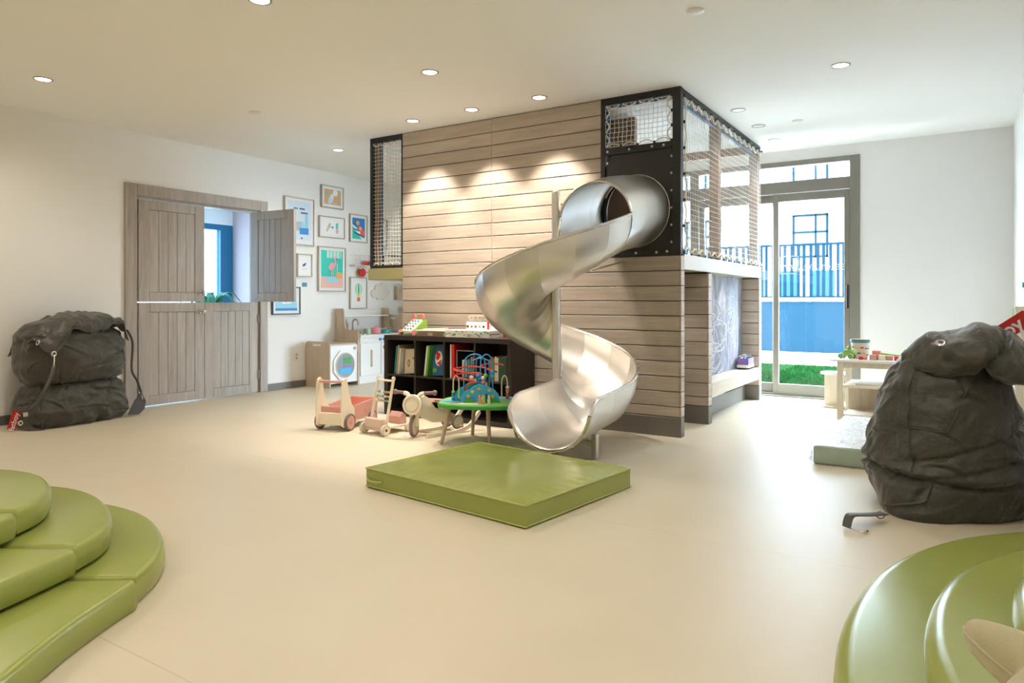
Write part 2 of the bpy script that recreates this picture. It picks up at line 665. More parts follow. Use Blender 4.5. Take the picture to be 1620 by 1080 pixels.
def add_leaf(name, w, z0, z1, hinge, rot, flip=False, nb=5, knob=None, label=None):
    f, bs = door_leaf(w, z0, z1, nb)
    if flip:
        for q in [f] + bs:
            q.v = [(w - v[0] - w, v[1], v[2]) for v in q.v]      # hinge on the right: x runs 0..-w
    o = f.build(name, DOORW, d1)
    o.location = (hinge[0] - dorg[0], hinge[1] - dorg[1], 0)
    o.rotation_euler = (0, 0, rot)
    if label:
        o['label'] = label
    for q in bs:
        q.build('board', DOORW, o)
    if knob:
        kx, kz = knob
        MB().lathe([(.027, 0), (.027, .006), (.011, .012), (.011, .035), (.024, .045), (.027, .056), (.022, .068), (.006, .074)], 20,
                   Matrix.Translation((kx, 0, kz)) @ Matrix.Rotation(R(90), 4, 'X')).build('door_knob', CHROME, o, True)
    return o


LW1 = 4.737 - 3.992
LW2 = 5.440 - 4.740
yl = Y1 - .012
add_leaf('lower_leaf', LW1, .008, 1.083, (3.992, yl), 0, nb=5, knob=(LW1 - .045, .985))
add_leaf('lower_leaf', LW2, .008, 1.083, (5.440, yl), 0, flip=True, nb=5)
add_leaf('upper_leaf', LW1, 1.092, 2.155, (3.992, yl), 0, nb=5, knob=(LW1 - .045, 1.19))
# open upper leaf, hinged at right jamb, swung 90 degrees into the room: flip leaf, rotate +90 about z
f, bs = door_leaf(LW2, 1.092, 2.155, 5)
o = f.build('upper_leaf', DOORW, d1)
o['label'] = 'open upper right leaf swung into the room'
o.location = (5.34 - dorg[0], Y1 - .02 - dorg[1], 0)
o.rotation_euler = (0, 0, R(-86))
for q in bs:
    q.build('board', DOORW, o)
hg = MB(dorg)
hinges = [(3.985, 1.954), (3.985, 1.283), (3.985, .865), (3.985, .213), (5.445, .887), (5.445, .218)]
for (hx, hz) in hinges:
    MB(dorg).cyl((hx, Y1 - .02, hz - .05), (hx, Y1 - .02, hz + .05), .008, 10).box(hx - .018, hx + .018, Y1 - .017, Y1 - .011, hz - .05, hz + .05).build('hinge', HINGE, d1, True)

# ------------------------------------------------ lobby behind the open half door
PINKW = mat('pink_plaster', (0.62, 0.47, 0.47), 0.8)
TEAL = mat('teal_blue_frame', (0.015, 0.16, 0.30), 0.4)
struct(MB().box(1.5, 6.6, Y1 + .15, 9.2, -.12, 0).build('floor_lobby', FLOOR))
struct(MB().box(1.5, 6.6, Y1 + .15, 9.2, 2.42, 2.5).build('ceiling_lobby', CEIL))
struct(MB().box(6.42, 6.6, Y1 + .15, 9.2, 0, 2.42).build('wall_lobby_side', PINKW))
struct(MB().box(1.5, 6.42, 9.0, 9.15, 2.2, 2.42).box(1.5, 3.6, 9.0, 9.15, 0, 2.2).build('wall_lobby_far', WALL))
struct(MB().box(1.4, 1.5, Y1 + .15, 9.2, 0, 2.42).build('wall_lobby_end', WALL))
w3 = struct(MB((5, 9, 0)).box(3.6, 6.42, 9.0, 9.1, 2.12, 2.2).box(6.22, 6.42, 9.0, 9.1, 0, 2.12).box(3.6, 3.7, 9.0, 9.1, 0, 2.12).box(3.7, 6.22, 9.0, 9.1, 0, .08)
            .box(4.9, 4.96, 9.0, 9.1, .08, 2.12).build('window_3', TEAL))
MB((5, 9, 0)).box(3.7, 4.9, 9.045, 9.055, .08, 2.12).build('pane', GLASSL, w3)
MB((5, 9, 0)).box(4.96, 6.22, 9.045, 9.055, .08, 2.12).build('pane', GLASSL, w3)
portal((5, 9.3, 1.1), (R(-90), 0, 0), 2.8, 2.2)
# low plant in the lobby
pl = thing('potted_plant', 'green leafy plant in the lobby behind the open half door', 'plant', (5.74, 8.55, 0))
MB().lathe([(.10, 0), (.14, .02), (.17, .45), (.15, .45), (.14, .42), (.02, .42)], 20).build('pot', WHITE, pl, True)
LEAFM = mat('plant_leaf', (0.03, 0.22, 0.12), 0.5)
for i in range(16):
    a = i * 2.399
    hgt = .58 + .04 * (i % 5)
    rr = .22 + .05 * (i % 3)
    c = [Vector((0, 0, .42)), Vector((math.cos(a) * rr * .4, math.sin(a) * rr * .4, .42 + hgt * .9)), Vector((math.cos(a) * rr, math.sin(a) * rr, .42 + hgt * 1.15)), Vector((math.cos(a) * rr * 1.6, math.sin(a) * rr * 1.6, .42 + hgt * .95))]
    cc = spline(c, 5)
    sd = Vector((-math.sin(a), math.cos(a), 0))
    mm = MB()
    n = len(cc)
    vs, fs = [], []
    for k, p in enumerate(cc):
        w = .045 * math.sin(PI * min(1, max(.06, (k / (n - 1)) ** .8))) + .003
        vs += [p - sd * w, p + Vector((0, 0, -.008)), p + sd * w]
    for k in range(n - 1):
        for j in range(2):
            fs.append((k * 3 + j, k * 3 + j + 1, k * 3 + 4 + j, k * 3 + 3 + j))
    solidify(mm.add(vs, fs).build('leaf', LEAFM, pl, True), .003)

# ================================================================ OUTSIDE
PAVE = mat('pale_paving', (0.80, 0.79, 0.77), 0.8, var=(1.0, .05))
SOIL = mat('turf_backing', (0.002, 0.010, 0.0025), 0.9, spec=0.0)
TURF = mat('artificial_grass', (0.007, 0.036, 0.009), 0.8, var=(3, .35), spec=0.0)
struct(MB().box(8.72, 34, -14, 30, -.14, -.02).build('ground', PAVE))
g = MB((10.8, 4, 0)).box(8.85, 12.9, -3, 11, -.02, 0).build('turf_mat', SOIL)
g['kind'] = 'structure'
vs, fs = [], []
rnd = random.Random(3)
for i in range(26000):
    x, y = rnd.uniform(8.87, 12.88), rnd.uniform(-.5, 6.5)
    a = rnd.uniform(0, 2 * PI)
    hh = rnd.uniform(.02, .045)
    w = .006
    b = len(vs)
    vs += [(x - w * math.cos(a), y - w * math.sin(a), 0), (x + w * math.cos(a), y + w * math.sin(a), 0), (x + rnd.uniform(-.02, .02), y + rnd.uniform(-.02, .02), hh)]
    fs.append((b, b + 1, b + 2))
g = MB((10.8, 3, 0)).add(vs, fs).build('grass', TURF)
g['kind'] = 'stuff'
tag(g, 'strip of bright green artificial grass outside the sliding door', 'grass')
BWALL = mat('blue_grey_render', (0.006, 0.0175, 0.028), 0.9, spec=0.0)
COPE = mat('white_stone_coping', (0.75, 0.77, 0.78), 0.7)
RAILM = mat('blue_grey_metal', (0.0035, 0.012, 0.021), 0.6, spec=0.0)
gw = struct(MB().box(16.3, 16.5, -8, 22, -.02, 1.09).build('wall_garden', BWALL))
MB().box(16.26, 16.54, -8, 22, 1.09, 1.17, .006).build('coping', COPE, gw)
rl = thing('metal_railing', 'dark vertical-bar metal railing on top of the garden wall', 'railing', (16.4, 4.5, 1.17))
bm_ = bpy.data.meshes.new('bar')
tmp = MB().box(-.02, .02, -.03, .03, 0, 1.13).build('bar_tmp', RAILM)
bmesh_bar = tmp.data
bpy.data.objects.remove(tmp)
for i in range(76):
    y = -.9 + .1325 * i
    place('bar', bmesh_bar, rl, (0, y - 4.5 + (.01 * ((i * 7) % 3 - 1)), .03))
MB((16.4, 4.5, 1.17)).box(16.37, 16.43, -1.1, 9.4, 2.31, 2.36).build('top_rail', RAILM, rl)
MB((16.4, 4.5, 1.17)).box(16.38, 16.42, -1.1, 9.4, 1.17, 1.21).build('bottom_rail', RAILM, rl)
# building opposite
FAC = mat('white_facade', (0.5, 0.5, 0.5), 0.8)
WFR = mat('blue_window_frame', (0.005, 0.014, 0.022), 0.7, spec=0.0)
PANE = mat('painted_reflection_pane', (0.09, 0.11, 0.12), 0.5, spec=0.0)  # white reflection painted in as a pale matt colour
bd = thing('apartment_building', 'white apartment building with blue framed windows beyond the railing', 'building', (26, 6, 0))
fa = MB((26, 6, 0)).box(26, 30, -12, 28, -.02, 14).build('facade', FAC, bd)
for zf in (2.6, 5.15, 8.0):
    for yc in (-4.5, -1.6, 2.2, 4.47, 8.3, 11.5, 14.6):
        hw = .58 if yc != 2.2 else .75
        wn = MB((26, 6, 0))
        wn.box(25.9, 26.02, yc - hw, yc - hw + .07, zf, zf + 1.5).box(25.9, 26.02, yc + hw - .07, yc + hw, zf, zf + 1.5)
        wn.box(25.9, 26.02, yc - hw, yc + hw, zf, zf + .06).box(25.9, 26.02, yc - hw, yc + hw, zf + 1.43, zf + 1.5)
        wn.box(25.9, 26.02, yc - hw, yc + hw, zf + .85, zf + .91).box(25.9, 26.02, yc - hw * .35, yc - hw * .35 + .05, zf, zf + 1.5)
        wn = wn.build('window_frame', WFR, bd)
        MB((26, 6, 0)).box(25.95, 25.97, yc - hw + .07, yc + hw - .07, zf + .06, zf + 1.43).build('pane', PANE, wn)
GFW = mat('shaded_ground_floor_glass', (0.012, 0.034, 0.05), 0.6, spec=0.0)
for k in range(14):
    y = -3.2 + 1.15 * k
    MB((26, 6, 0)).box(25.93, 26.02, y, y + .78, .1, 2.15).build('ground_floor_pane', GFW, bd)
for zf in (4.75, 7.6):
    MB((26, 6, 0)).box(24.9, 26, -12, 28, zf - .22, zf).build('balcony_slab', FAC, bd)

# ================================================================ DOWNLIGHTS
LENS = mat('downlight_lens', (1, .95, .88), .4, emit=((1.0, .93, .84), 5.0))
LENSOFF = mat('downlight_lens_dim', (.75, .72, .68), .4)
RING = mat('downlight_ring', (.30, .27, .25), .35)


def downlight(x, y, label, power=1.0, cone=160, blend=1.0, group='round recessed downlights in the ceiling', lit=True, z=H, rad=.055, tone=WARM):
    t = thing('downlight', label, 'ceiling light', (x, y, z), 0, group)
    MB().lathe([(rad, .0), (rad + .012, 0), (rad + .012, -.004), (rad + .004, -.006), (rad, -.003)], 28, None, True).build('trim_ring', RING, t, True)
    MB().lathe([(rad - .001, .0), (rad - .002, -.0035), (.004, -.0035)], 24).build('lens', LENS if lit else LENSOFF, t, True)
    if power > 0:
        d = bpy.data.lights.new('lamp', 'SPOT')
        d.energy = LAMP * power
        d.color = tone
        d.spot_size = R(cone)
        d.spot_blend = blend
        d.shadow_soft_size = rad
        l = bpy.data.objects.new('lamp', d)
        COL.objects.link(l)
        l.parent = t
        l.location = (0, 0, -.02)
    return t


L = 'round recessed downlight '
for (x, y, s) in ((2.618, 6.038, 'at the far left of the ceiling, above the crumpled bean bag'), (2.605, 3.404, 'cut by the top edge of the picture'),
                  (4.122, 3.396, 'in the middle of the ceiling, nearest in front of the wall washers'), (5.675, 6.026, 'above the picture wall, beside the left net'),
                  (5.634, .762, 'at the right of the ceiling, over the far beige wall')):
    downlight(x, y, L + s)
for i, (x, y, s) in enumerate(((5.138, 3.036, 'close to the planked wall, nearest the black net box'), (5.129, 3.74, 'close to the planked wall, middle of its row of three'), (5.147, 4.451, 'close to the planked wall, nearest the left net'))):
    downlight(x, y, L + s, 2.1, 82, .40)
for (x, y, s) in ((6.456, 1.721, 'beside the long net, nearest the black corner post'), (7.147, 1.708, 'beside the long net, middle of its row of three'), (7.855, 1.713, 'beside the long net, nearest the glazed wall')):
    downlight(x, y, L + s, .35, 84, .45, lit=False)
for (x, y, s) in ((2.605, .762, 'over the right green steps, above the top edge'), (-.45, .762, 'behind the viewer, beside the right wall'), (-.45, 3.404, 'behind the viewer, middle of its row'),
                  (-.45, 6.03, 'behind the viewer, beside the left wall'), (-2.2, 3.404, 'far behind the viewer, near the rear wall'), (1.1, 1.6, 'added unseen overhead to brighten the near floor')):  # the last one is an unseen lamp added to brighten the near floor
    downlight(x, y, L + s)
for (x, y, s) in ((4.123, 5.459, 'above the half door'), (4.109, 1.348, 'near the top edge, right of the slide'), (7.15, 1.344, 'in front of the glazed wall')):
    t = MB((x, y, H)).lathe([(.052, 0), (.052, -.006), (.040, -.014), (.004, -.016)], 24, Matrix.Translation((x, y, H))).build('ceiling_sensor', WHITE, None, True)
    tag(t, 'flat white round sensor cap on the ceiling ' + s, 'sensor', 'white ceiling sensor caps')
# ================================================================ PLAY STRUCTURE
SX = 5.473
ps = thing('play_house', 'timber-clad indoor play house with netted upper deck, chalkboard niche and bench', 'play house', (SX, 3.4, 0))
PO = (SX, 3.4, 0)
ZJ = [H - .004, 2.695] + [2.695 - .1226 * i for i in range(1, 21)] + [.16]
_pm = {}


def plank(L, hgt, th, cx, cy, cz, rot=0.0, name='plank'):
    """a board: local x = length, local y = thickness, local z = height"""
    key = (round(L, 3), round(hgt, 3), round(th, 3))
    if key not in _pm:
        o = MB().box(-L / 2, L / 2, -th / 2, th / 2, -hgt / 2, hgt / 2, .0025).build('plank', PLANK)
        _pm[key] = o.data
        bpy.data.objects.remove(o)
    return place(name, _pm[key], ps, (cx - PO[0], cy - PO[1], cz - PO[2]), (0, 0, rot))


TH = .02
G = .0035
for zt, zb in zip(ZJ, ZJ[1:]):
    hh = zt - zb - 2 * G
    zc = (zt + zb) / 2
    plank(4.87 - 3.757, hh, TH, SX + TH / 2, (4.87 + 3.757) / 2, zc, R(90))
    if zb > 1.46:
        plank(3.751 - 2.622, hh, TH, SX + TH / 2, (3.751 + 2.622) / 2, zc, R(90))
    else:
        plank(3.751 - 1.925, hh, TH, SX + TH / 2, (3.751 + 1.925) / 2, zc, R(90))
        # end caps of the front wall, second wall and niche end wall
        plank(.078, hh, .014, SX + .041, 1.918, zc)
        if zt < 1.37 or zb < 1.34:
            h2 = min(zt, 1.355) - zb - 2 * G
            z2 = (min(zt, 1.355) + zb) / 2
            plank(.95, h2, TH, 6.196 + TH / 2, 1.925 + .475, z2, R(90))
            plank(.094, h2, .014, 6.196 + .047, 1.918, z2)
            plank(.185, h2, TH, 8.03 + TH / 2, 1.925 + .0925, z2, R(90))
            plank(.098, h2, .014, 8.03 + .049, 1.918, z2)
# cores
MB(PO).box(SX + TH - .004, SX + .08, 2.622, 4.868, .0, H).box(SX + TH - .004, SX + .08, 1.925, 2.622, .0, 1.478).build('wall_core', GROOVE, ps)
MB(PO).box(6.21, 6.289, 1.924, 2.875, 0, 1.36).build('wall_core', GROOVE, ps)
MB(PO).box(8.045, 8.127, 1.924, 2.3, 0, 1.36).build('wall_core', GROOVE, ps)
MB(PO).box(SX + .004, SX + .018, 3.7512, 3.7568, .16, H).build('seam_strip', mat('pale_seam', (.5, .4, .3), .4), ps)
# skirtings
MB(PO).box(SX - .004, SX + .03, 1.912, 4.87, 0, .157, .003).box(SX, SX + .08, 1.91, 1.926, 0, .157, .003).build('skirting', GREY, ps)
MB(PO).box(6.192, 6.22, 1.912, 2.875, 0, .157, .003).box(6.196, 6.29, 1.91, 1.926, 0, .157, .003).build('skirting', GREY, ps)
MB(PO).box(8.026, 8.05, 1.912, 2.1, 0, .157, .003).box(8.03, 8.128, 1.91, 1.926, 0, .157, .003).build('skirting', GREY, ps)
# deck, fascia, olive edge on the left
FASC = mat('white_fascia', (.74, .73, .71), .45)
OLIVE = mat('olive_edge_board', (.40, .36, .16), .5)
MB(PO).box(SX + .08, 8.13, 1.935, 5.30, 1.40, 1.475).build('deck', mat('deck_board', (.45, .40, .33), .6), ps)
MB(PO).box(SX + .081, 8.135, 1.912, 1.935, 1.358, 1.482, .003).build('fascia', FASC, ps)
MB(PO).box(SX + .081, 8.128, 1.936, 2.3, 1.36, 1.398).build('soffit', mat('soffit_board', (.55, .48, .34), .6), ps)
MB(PO).box(SX, 8.13, 4.872, 5.36, 1.325, 1.445, .004).build('edge_board', OLIVE, ps)
# niche: chalkboard, bench, kick board
CHB = wood('chalkboard', (.07, .07, .08), (.46, .465, .56), (4.5, 4.5, 1.1), .8, 0, 0)
cbx = MB(PO).box(6.29, 8.03, 2.098, 2.11, .36, 1.358).build('chalkboard', CHB, ps)
BENCHW = wood('bench_board', (.60, .51, .41), (.74, .66, .56), (.8, 14, 14), .45, .03)
MB(PO).box(6.29, 8.03, 1.925, 2.098, .335, .362).box(6.285, 8.035, 1.908, 1.928, .235, .366, .003).build('bench', BENCHW, ps)
MB(PO).box(6.29, 8.03, 2.06, 2.078, 0, .155, .002).build('kick_board', GREY, ps)
MB(PO).box(6.29, 8.03, 2.08, 2.096, .155, .335).build('niche_back', PLANK, ps)
# chalk scribbles lying on the board
CHALK = [mat('white_chalk', (.72, .72, .74), .9), mat('pink_chalk', (.68, .50, .56), .9), mat('blue_chalk', (.40, .47, .68), .9)]
rnd = random.Random(11)


def on_board(u, v):
    return Vector((6.31 + max(.0, min(1, u)) * 1.7, 2.0975, .375 + max(0, min(1, v)) * .965))


for k, n in ((0, 9), (1, 4), (2, 7)):
    mm = MB(PO)
    for i in range(n):
        cu, cv = (rnd.uniform(.25, .75), rnd.uniform(.12, .62))
        ru, rv = rnd.uniform(.05, .22), rnd.uniform(.10, .30)
        a0, turns = rnd.uniform(0, 6), rnd.uniform(.8, 2.6)
        pts = [on_board(cu + ru * math.cos(a0 + a * .1) * (1 - .006 * a) + .02 * math.sin(a * .37), cv + rv * math.sin(a0 + a * .1 * (1 + .02 * k)) * (1 - .004 * a)) for a in range(int(63 * turns))]
        mm.tube(pts, .0045 if k == 0 else .0035, 5)
    mm.build('chalk_scribble', CHALK[k], ps)
# black upper box over the slide: Y 1.92..2.62
MB(PO).box(SX, SX + .07, 1.915, 1.985, 1.478, H, .004).build('corner_post', BLACK, ps)
MB(PO).box(SX + .004, SX + .06, 2.585, 2.622, 1.478, H, .003).build('post', BLACK, ps)
MB(PO).box(SX + .004, SX + .06, 1.985, 2.585, 2.775, H, .003).build('top_beam', BLACK, ps)
MB(PO).box(SX + .004, SX + .06, 1.985, 2.585, 2.345, 2.40, .003).build('mid_beam', BLACK, ps)
MB(PO).box(SX + .004, SX + .06, 1.985, 2.585, 1.478, 1.52, .003).build('bottom_beam', BLACK, ps)
# black plate with a round hole
cy, cz, rr = 2.32, 1.845, .30
n = 32
vs, fs = [], []
y0, y1, z0, z1 = 1.985, 2.585, 1.52, 2.345
for j in range(n):
    a = 2 * PI * j / n
    c, s = math.cos(a), math.sin(a)
    r_ = rr
    py_, pz_ = cy + min(r_, .26) * c, cz + r_ * s
    k = min(((y1 - cy) if c > 0 else (cy - y0)) / max(abs(c), 1e-6), ((z1 - cz) if s > 0 else (cz - z0)) / max(abs(s), 1e-6))
    vs += [(SX + .03, py_, pz_), (SX + .03, cy + k * c, cz + k * s)]
for j in range(n):
    a, b = 2 * j, 2 * ((j + 1) % n)
    fs.append((a, a + 1, b + 1, b))
solidify(MB(PO).add(vs, fs).build('mounting_plate', BLACKP, ps), .012)
for (by, bz) in [(2.56 - .1 * i, 2.372) for i in range(0, 6, 2)] + [(2.06, 2.372)] + [(1.998, 2.28 - .14 * i) for i in range(6)] + [(2.57, 2.28), (2.57, 2.1), (2.5, 1.50), (2.3, 1.50), (2.12, 1.50), (2.03, 1.505)]:
    MB(PO).lathe([(.011, 0), (.011, .004), (.006, .009), (.001, .010)], 10, Matrix.Translation((SX + .004 if abs(bz - 2.372) < .01 or bz < 1.51 else SX + .022, by, bz)) @ Matrix.Rotation(R(-90), 4, 'Y')).build('bolt', BOLT, ps, True)

_h = MB().box(-.01, .01, -.01, .01, -.012, .012, .003).build('hook', BLACK)
HOOK = _h.data
bpy.data.objects.remove(_h)
# nets
def net(name, org, U, V, cell, wob=.006, r=.0024, mtl=NETW, seed=1):
    """plane patch org + u*U + v*V of square netting"""
    org, U, V = Vector(org), Vector(U), Vector(V)
    nrm = U.cross(V).normalized()
    nu, nv = max(2, round(U.length / cell)), max(2, round(V.length / cell))
    rd = random.Random(seed)

    def P(u, v):
        q = Vector((u * 3.1 + seed, v * 3.7, seed * .37))
        e = math.sin(PI * u) * math.sin(PI * v)
        n1 = noise.noise(q) * wob * 2.0 * min(1, 8 * e)
        n2 = noise.noise(q * 1.7 + Vector((9, 2, 4))) * wob * min(1, 8 * e)
        return org + U * u + V * v + nrm * n1 + U.normalized() * n2 + V.normalized() * n1 * .6
    mm = MB(PO)
    K = 14
    for i in range(nu + 1):
        mm.tube([P(i / nu, j / K) for j in range(K + 1)], r, 4, caps=False)
    for j in range(nv + 1):
        mm.tube([P(i / K, j / nv) for i in range(K + 1)], r, 4, caps=False)
    return mm.build(name, mtl, ps, True)


def lacing(org, d, n, inward, amp=.05, r=.006, name='lacing_rope', hooks=True):
    org, d, inward = Vector(org), Vector(d), Vector(inward)
    pts = []
    for i in range(n):
        for j in range(6):
            t = (i + j / 6) / n
            pts.append(org + d * t + inward * amp * math.sin(PI * j / 6))
    pts.append(org + d)
    MB(PO).tube(pts, r, 6).build(name, ROPE, ps, True)
    if hooks:
        for i in range(n + 1):
            place('hook', HOOK, ps, org + d * (i / n) - Vector(PO))


# front net above the slide
xf = SX + .012
net('net', (xf, 1.995, 2.41), (0, .585, 0), (0, 0, .355), .040, .010, .0026, NETW, 2)
lacing((xf - .004, 1.992, 2.772), (0, .590, 0), 4, (0, 0, -1), .035)
lacing((xf - .004, 1.992, 2.404), (0, .590, 0), 4, (0, 0, 1), .03)
lacing((xf - .004, 1.988, 2.404), (0, 0, .365), 3, (0, 1, 0), .04)
lacing((xf - .004, 2.585, 2.404), (0, 0, .365), 3, (0, -1, 0), .04)
MB(PO).box(SX + .062, SX + .075, 1.985, 2.585, 2.755, 2.80).box(SX + .062, SX + .075, 2.565, 2.60, 2.40, 2.76).build('painted_blue_daylight', DAYBLUE, ps)  # strips added to paint bluish daylight on the beam and post sides
# long net on the right face
net('net', (SX + .075, 1.925, 1.50), (2.60, 0, 0), (0, 0, 1.28), .045, .004, .0022, NETW, 3)
MB(PO).box(SX + .07, 8.12, 1.92, 1.98, 2.765, H, .004).build('top_beam', BLACK, ps)
MB(PO).box(SX + .07, 8.12, 1.985, 2.0, 2.735, H).build('painted_blue_daylight', DAYBLUE, ps)  # daylit underside of the top beam, painted as a blue strip
lacing((SX + .08, 1.915, 2.775), (2.6, 0, 0), 14, (0, 0, -1), .06, .008)
lacing((SX + .08, 1.915, 1.492), (2.6, 0, 0), 14, (0, 0, 1), .045, .008)
lacing((SX + .085, 1.915, 1.50), (0, 0, 1.27), 6, (1, 0, 0), .05, .006)
MB(PO).box(6.62, 6.71, 1.95, 2.04, 1.475, 2.765, .004).build('padded_post', BROWNP, ps)
MB(PO).box(8.02, 8.12, 1.93, 2.02, 1.475, 2.765, .004).build('padded_post', BROWNP, ps)
MB(PO).box(8.02, 8.10, 2.02, 5.25, 2.74, H - .002, .004).build('back_beam', BROWNP, ps)
MB(PO).box(6.15, 6.22, 2.6, 5.0, 1.475, H - .002, .003).build('inner_partition', BROWNP, ps)
# narrow net on the left
net('net', (xf, 4.885, 1.465), (0, .42, 0), (0, 0, 1.32), .040, .006, .0026, NETW, 5)
MB(PO).box(SX + .004, SX + .05, 4.872, 4.895, 1.445, H, .003).build('post', BLACK, ps)
MB(PO).box(SX + .004, SX + .05, 5.29, 5.335, 1.445, H, .003).build('post', BLACK, ps)
MB(PO).box(SX + .004, SX + .05, 4.895, 5.29, 2.775, H, .003).build('top_beam', BLACK, ps)
MB(PO).box(SX + .004, SX + .05, 4.895, 5.29, 1.446, 1.475, .003).build('bottom_beam', BLACK, ps)
lacing((xf - .006, 4.892, 2.775), (0, .40, 0), 4, (0, 0, -1), .04)
lacing((xf - .006, 4.892, 1.47), (0, .40, 0), 4, (0, 0, 1), .03)
MB(PO).box(SX + .052, SX + .10, 5.27, 5.33, 1.446, H - .002, .003).build('padded_post', BROWNP, ps)
MB(PO).box(SX + .10, SX + .14, 5.27, 5.33, 1.446, H - .002, .003).build('painted_blue_daylight', DAYBLUE, ps)  # daylit side of the corner post, put in as blue colour
net('net', (SX + .25, 5.31, 1.47), (2.3, 0, 0), (0, 0, 1.3), .045, .004, .0022, NETW, 6)
MB(PO).box(8.02, 8.12, 5.22, 5.31, 1.446, H - .002, .003).build('padded_post', BROWNP, ps)
# niche spot and entrance spot under the deck
downlight(7.25, 2.0, 'small recessed spot under the deck above the chalkboard', .10, 80, .5, group=None, z=1.36, rad=.03)
downlight(5.88, 2.25, 'small recessed spot under the deck in the dark entrance', .10, 100, .5, group=None, z=1.36, rad=.03)

# crayons box on the bench
cb = thing('crayon_box', 'small purple and white box full of chalk sticks on the niche bench', 'box', (7.83, 2.01, .366))
MB().box(-.12, .12, -.06, .06, 0, .012).box(-.12, -.114, -.06, .06, 0, .115).box(.114, .12, -.06, .06, 0, .115).box(-.12, .12, -.06, -.054, 0, .115).box(-.12, .12, .054, .06, 0, .115).build('carton', mat('purple_card', (.20, .12, .36), .5), cb)
MB().box(-.1205, .1205, -.0606, .0606, .012, .045).build('label_band', mat('cream_card', (.72, .68, .62), .5), cb)
for i in range(16):
    a = random.uniform(0, PI)
    c = Vector((random.uniform(-.08, .08), random.uniform(-.03, .03), .10 + .003 * i))
    d = Vector((math.cos(a) * .045, math.sin(a) * .03, random.uniform(-.012, .012)))
    MB().cyl(c - d, c + d, .008, 8).build('chalk_stick', [CREAM, PINK, SKYB, MAUVE, YEL, WHITE][i % 6], cb, True)

# ================================================================ SPIRAL SLIDE
AX, AY, RC = 4.74, 2.65, .33
A_ = .29
WH = .335
sl = thing('spiral_slide', 'brushed stainless steel spiral slide winding around a central pole', 'slide', (AX, AY, 0))
SO = (AX, AY, 0)


def station(kind, t):
    """returns centre of trough bottom, outward horizontal normal"""
    if kind == 'tube':      # t 0..1 from plate to opening
        x = SX + .035 + (AX - SX - .035) * t
        z = lerp_tab([(0, 1.555), (.5, 1.50), (1, 1.395)], t)
        return Vector((x, AY - RC, z)), Vector((0, -1, 0))
    if kind == 'helix':     # t 0..1 over 360 degrees
        a = R(-90 - 360 * t)
        z = 1.395 - 1.225 * t
        return Vector((AX + RC * math.cos(a), AY + RC * math.sin(a), z)), Vector((math.cos(a), math.sin(a), 0))
    x = AX - .70 * t
    return Vector((x, AY - RC, .170 - .060 * t)), Vector((0, -1, 0)) * (1 + .07 * t)


def exit_wh(t):
    return WH - .085 * max(0.0, (t - .80) / .20) ** 2.2


def section(c, n, full=False, a=A_, wh=WH):
    pts = []
    if full:
        for j in range(33):
            ph = -PI + 2 * PI * j / 32
            pts.append(c + n * (a * 1.03 * math.sin(ph)) + Vector((0, 0, a * 1.03 * (1 - math.cos(ph)))))
        return pts
    K = 20
    if wh >= a:
        pts.append(c - n * a * 1.0 + Vector((0, 0, wh)))
    else:
        pts.append(c - n * a * 1.0 + Vector((0, 0, a)))
    for j in range(K + 1):
        ph = -PI / 2 + PI * j / K
        pts.append(c + n * (a * math.sin(ph)) + Vector((0, 0, a * (1 - math.cos(ph)))))
    pts.append(c + n * a * 1.0 + Vector((0, 0, max(wh, a))))
    if wh < a:
        for p in pts:
            p.z = min(p.z, c.z + wh)
    return pts


def sheet(name, secs):
    w = len(secs[0])
    vs = [p for s in secs for p in s]
    fs = [(i * w + j, i * w + j + 1, (i + 1) * w + j + 1, (i + 1) * w + j) for i in range(len(secs) - 1) for j in range(w - 1)]
    k_ = len(secs)
    # second skin 4 mm outside, plus the four sheet edges, each with vertices of its own
    out = []
    for s_ in secs:
        m_ = (s_[0] + s_[-1]) / 2 if w != 33 else (s_[0] + s_[16]) / 2
        if w != 33:
            m_.z = min(p.z for p in s_) + A_
        out += [p + (p - m_).normalized() * .004 for p in s_]
    mb = MB(SO).add(vs, fs).add(out, fs)
    for ring_ in ([j for j in range(w)], [(k_ - 1) * w + j for j in range(w)], [i * w for i in range(k_)], [i * w + w - 1 for i in range(k_)]):
        mb.add([vs[i] for i in ring_] + [out[i] for i in ring_], [(i, i + 1, i + 1 + len(ring_), i + len(ring_)) for i in range(len(ring_) - 1)])
    return mb.build(name, STEEL, sl, True, 60)


# closed tube sections: facets between stations
tk = [0, .34, .67, 1.0]
for a, b in zip(tk, tk[1:]):
    s1, s2 = station('tube', a), station('tube', b)
    sheet('tube_segment', [section(*s1, full=True), section(*s2, full=True)])
NSEG = 15
SUB = 3
for i in range(NSEG):
    secs = []
    for k in range(SUB + 1):
        t = (i + k / SUB) / NSEG
        t0, t1 = i / NSEG, (i + 1) / NSEG
        # slightly straightened sheet between the seams
        c, n = station('helix', t)
        ca, na = station('helix', t0)
        cb_, nb = station('helix', t1)
        w = .55
        u = k / SUB
        c = c * (1 - w) + (ca * (1 - u) + cb_ * u) * w
        secs.append(section(c, n))
    sheet('trough_segment', secs)
for ts in ((0, .22, .45), (.45, .65, .80, .87, .93, .97, 1.0)):
    sheet('trough_segment', [section(*station('exit', t_), wh=exit_wh(t_)) for t_ in ts])
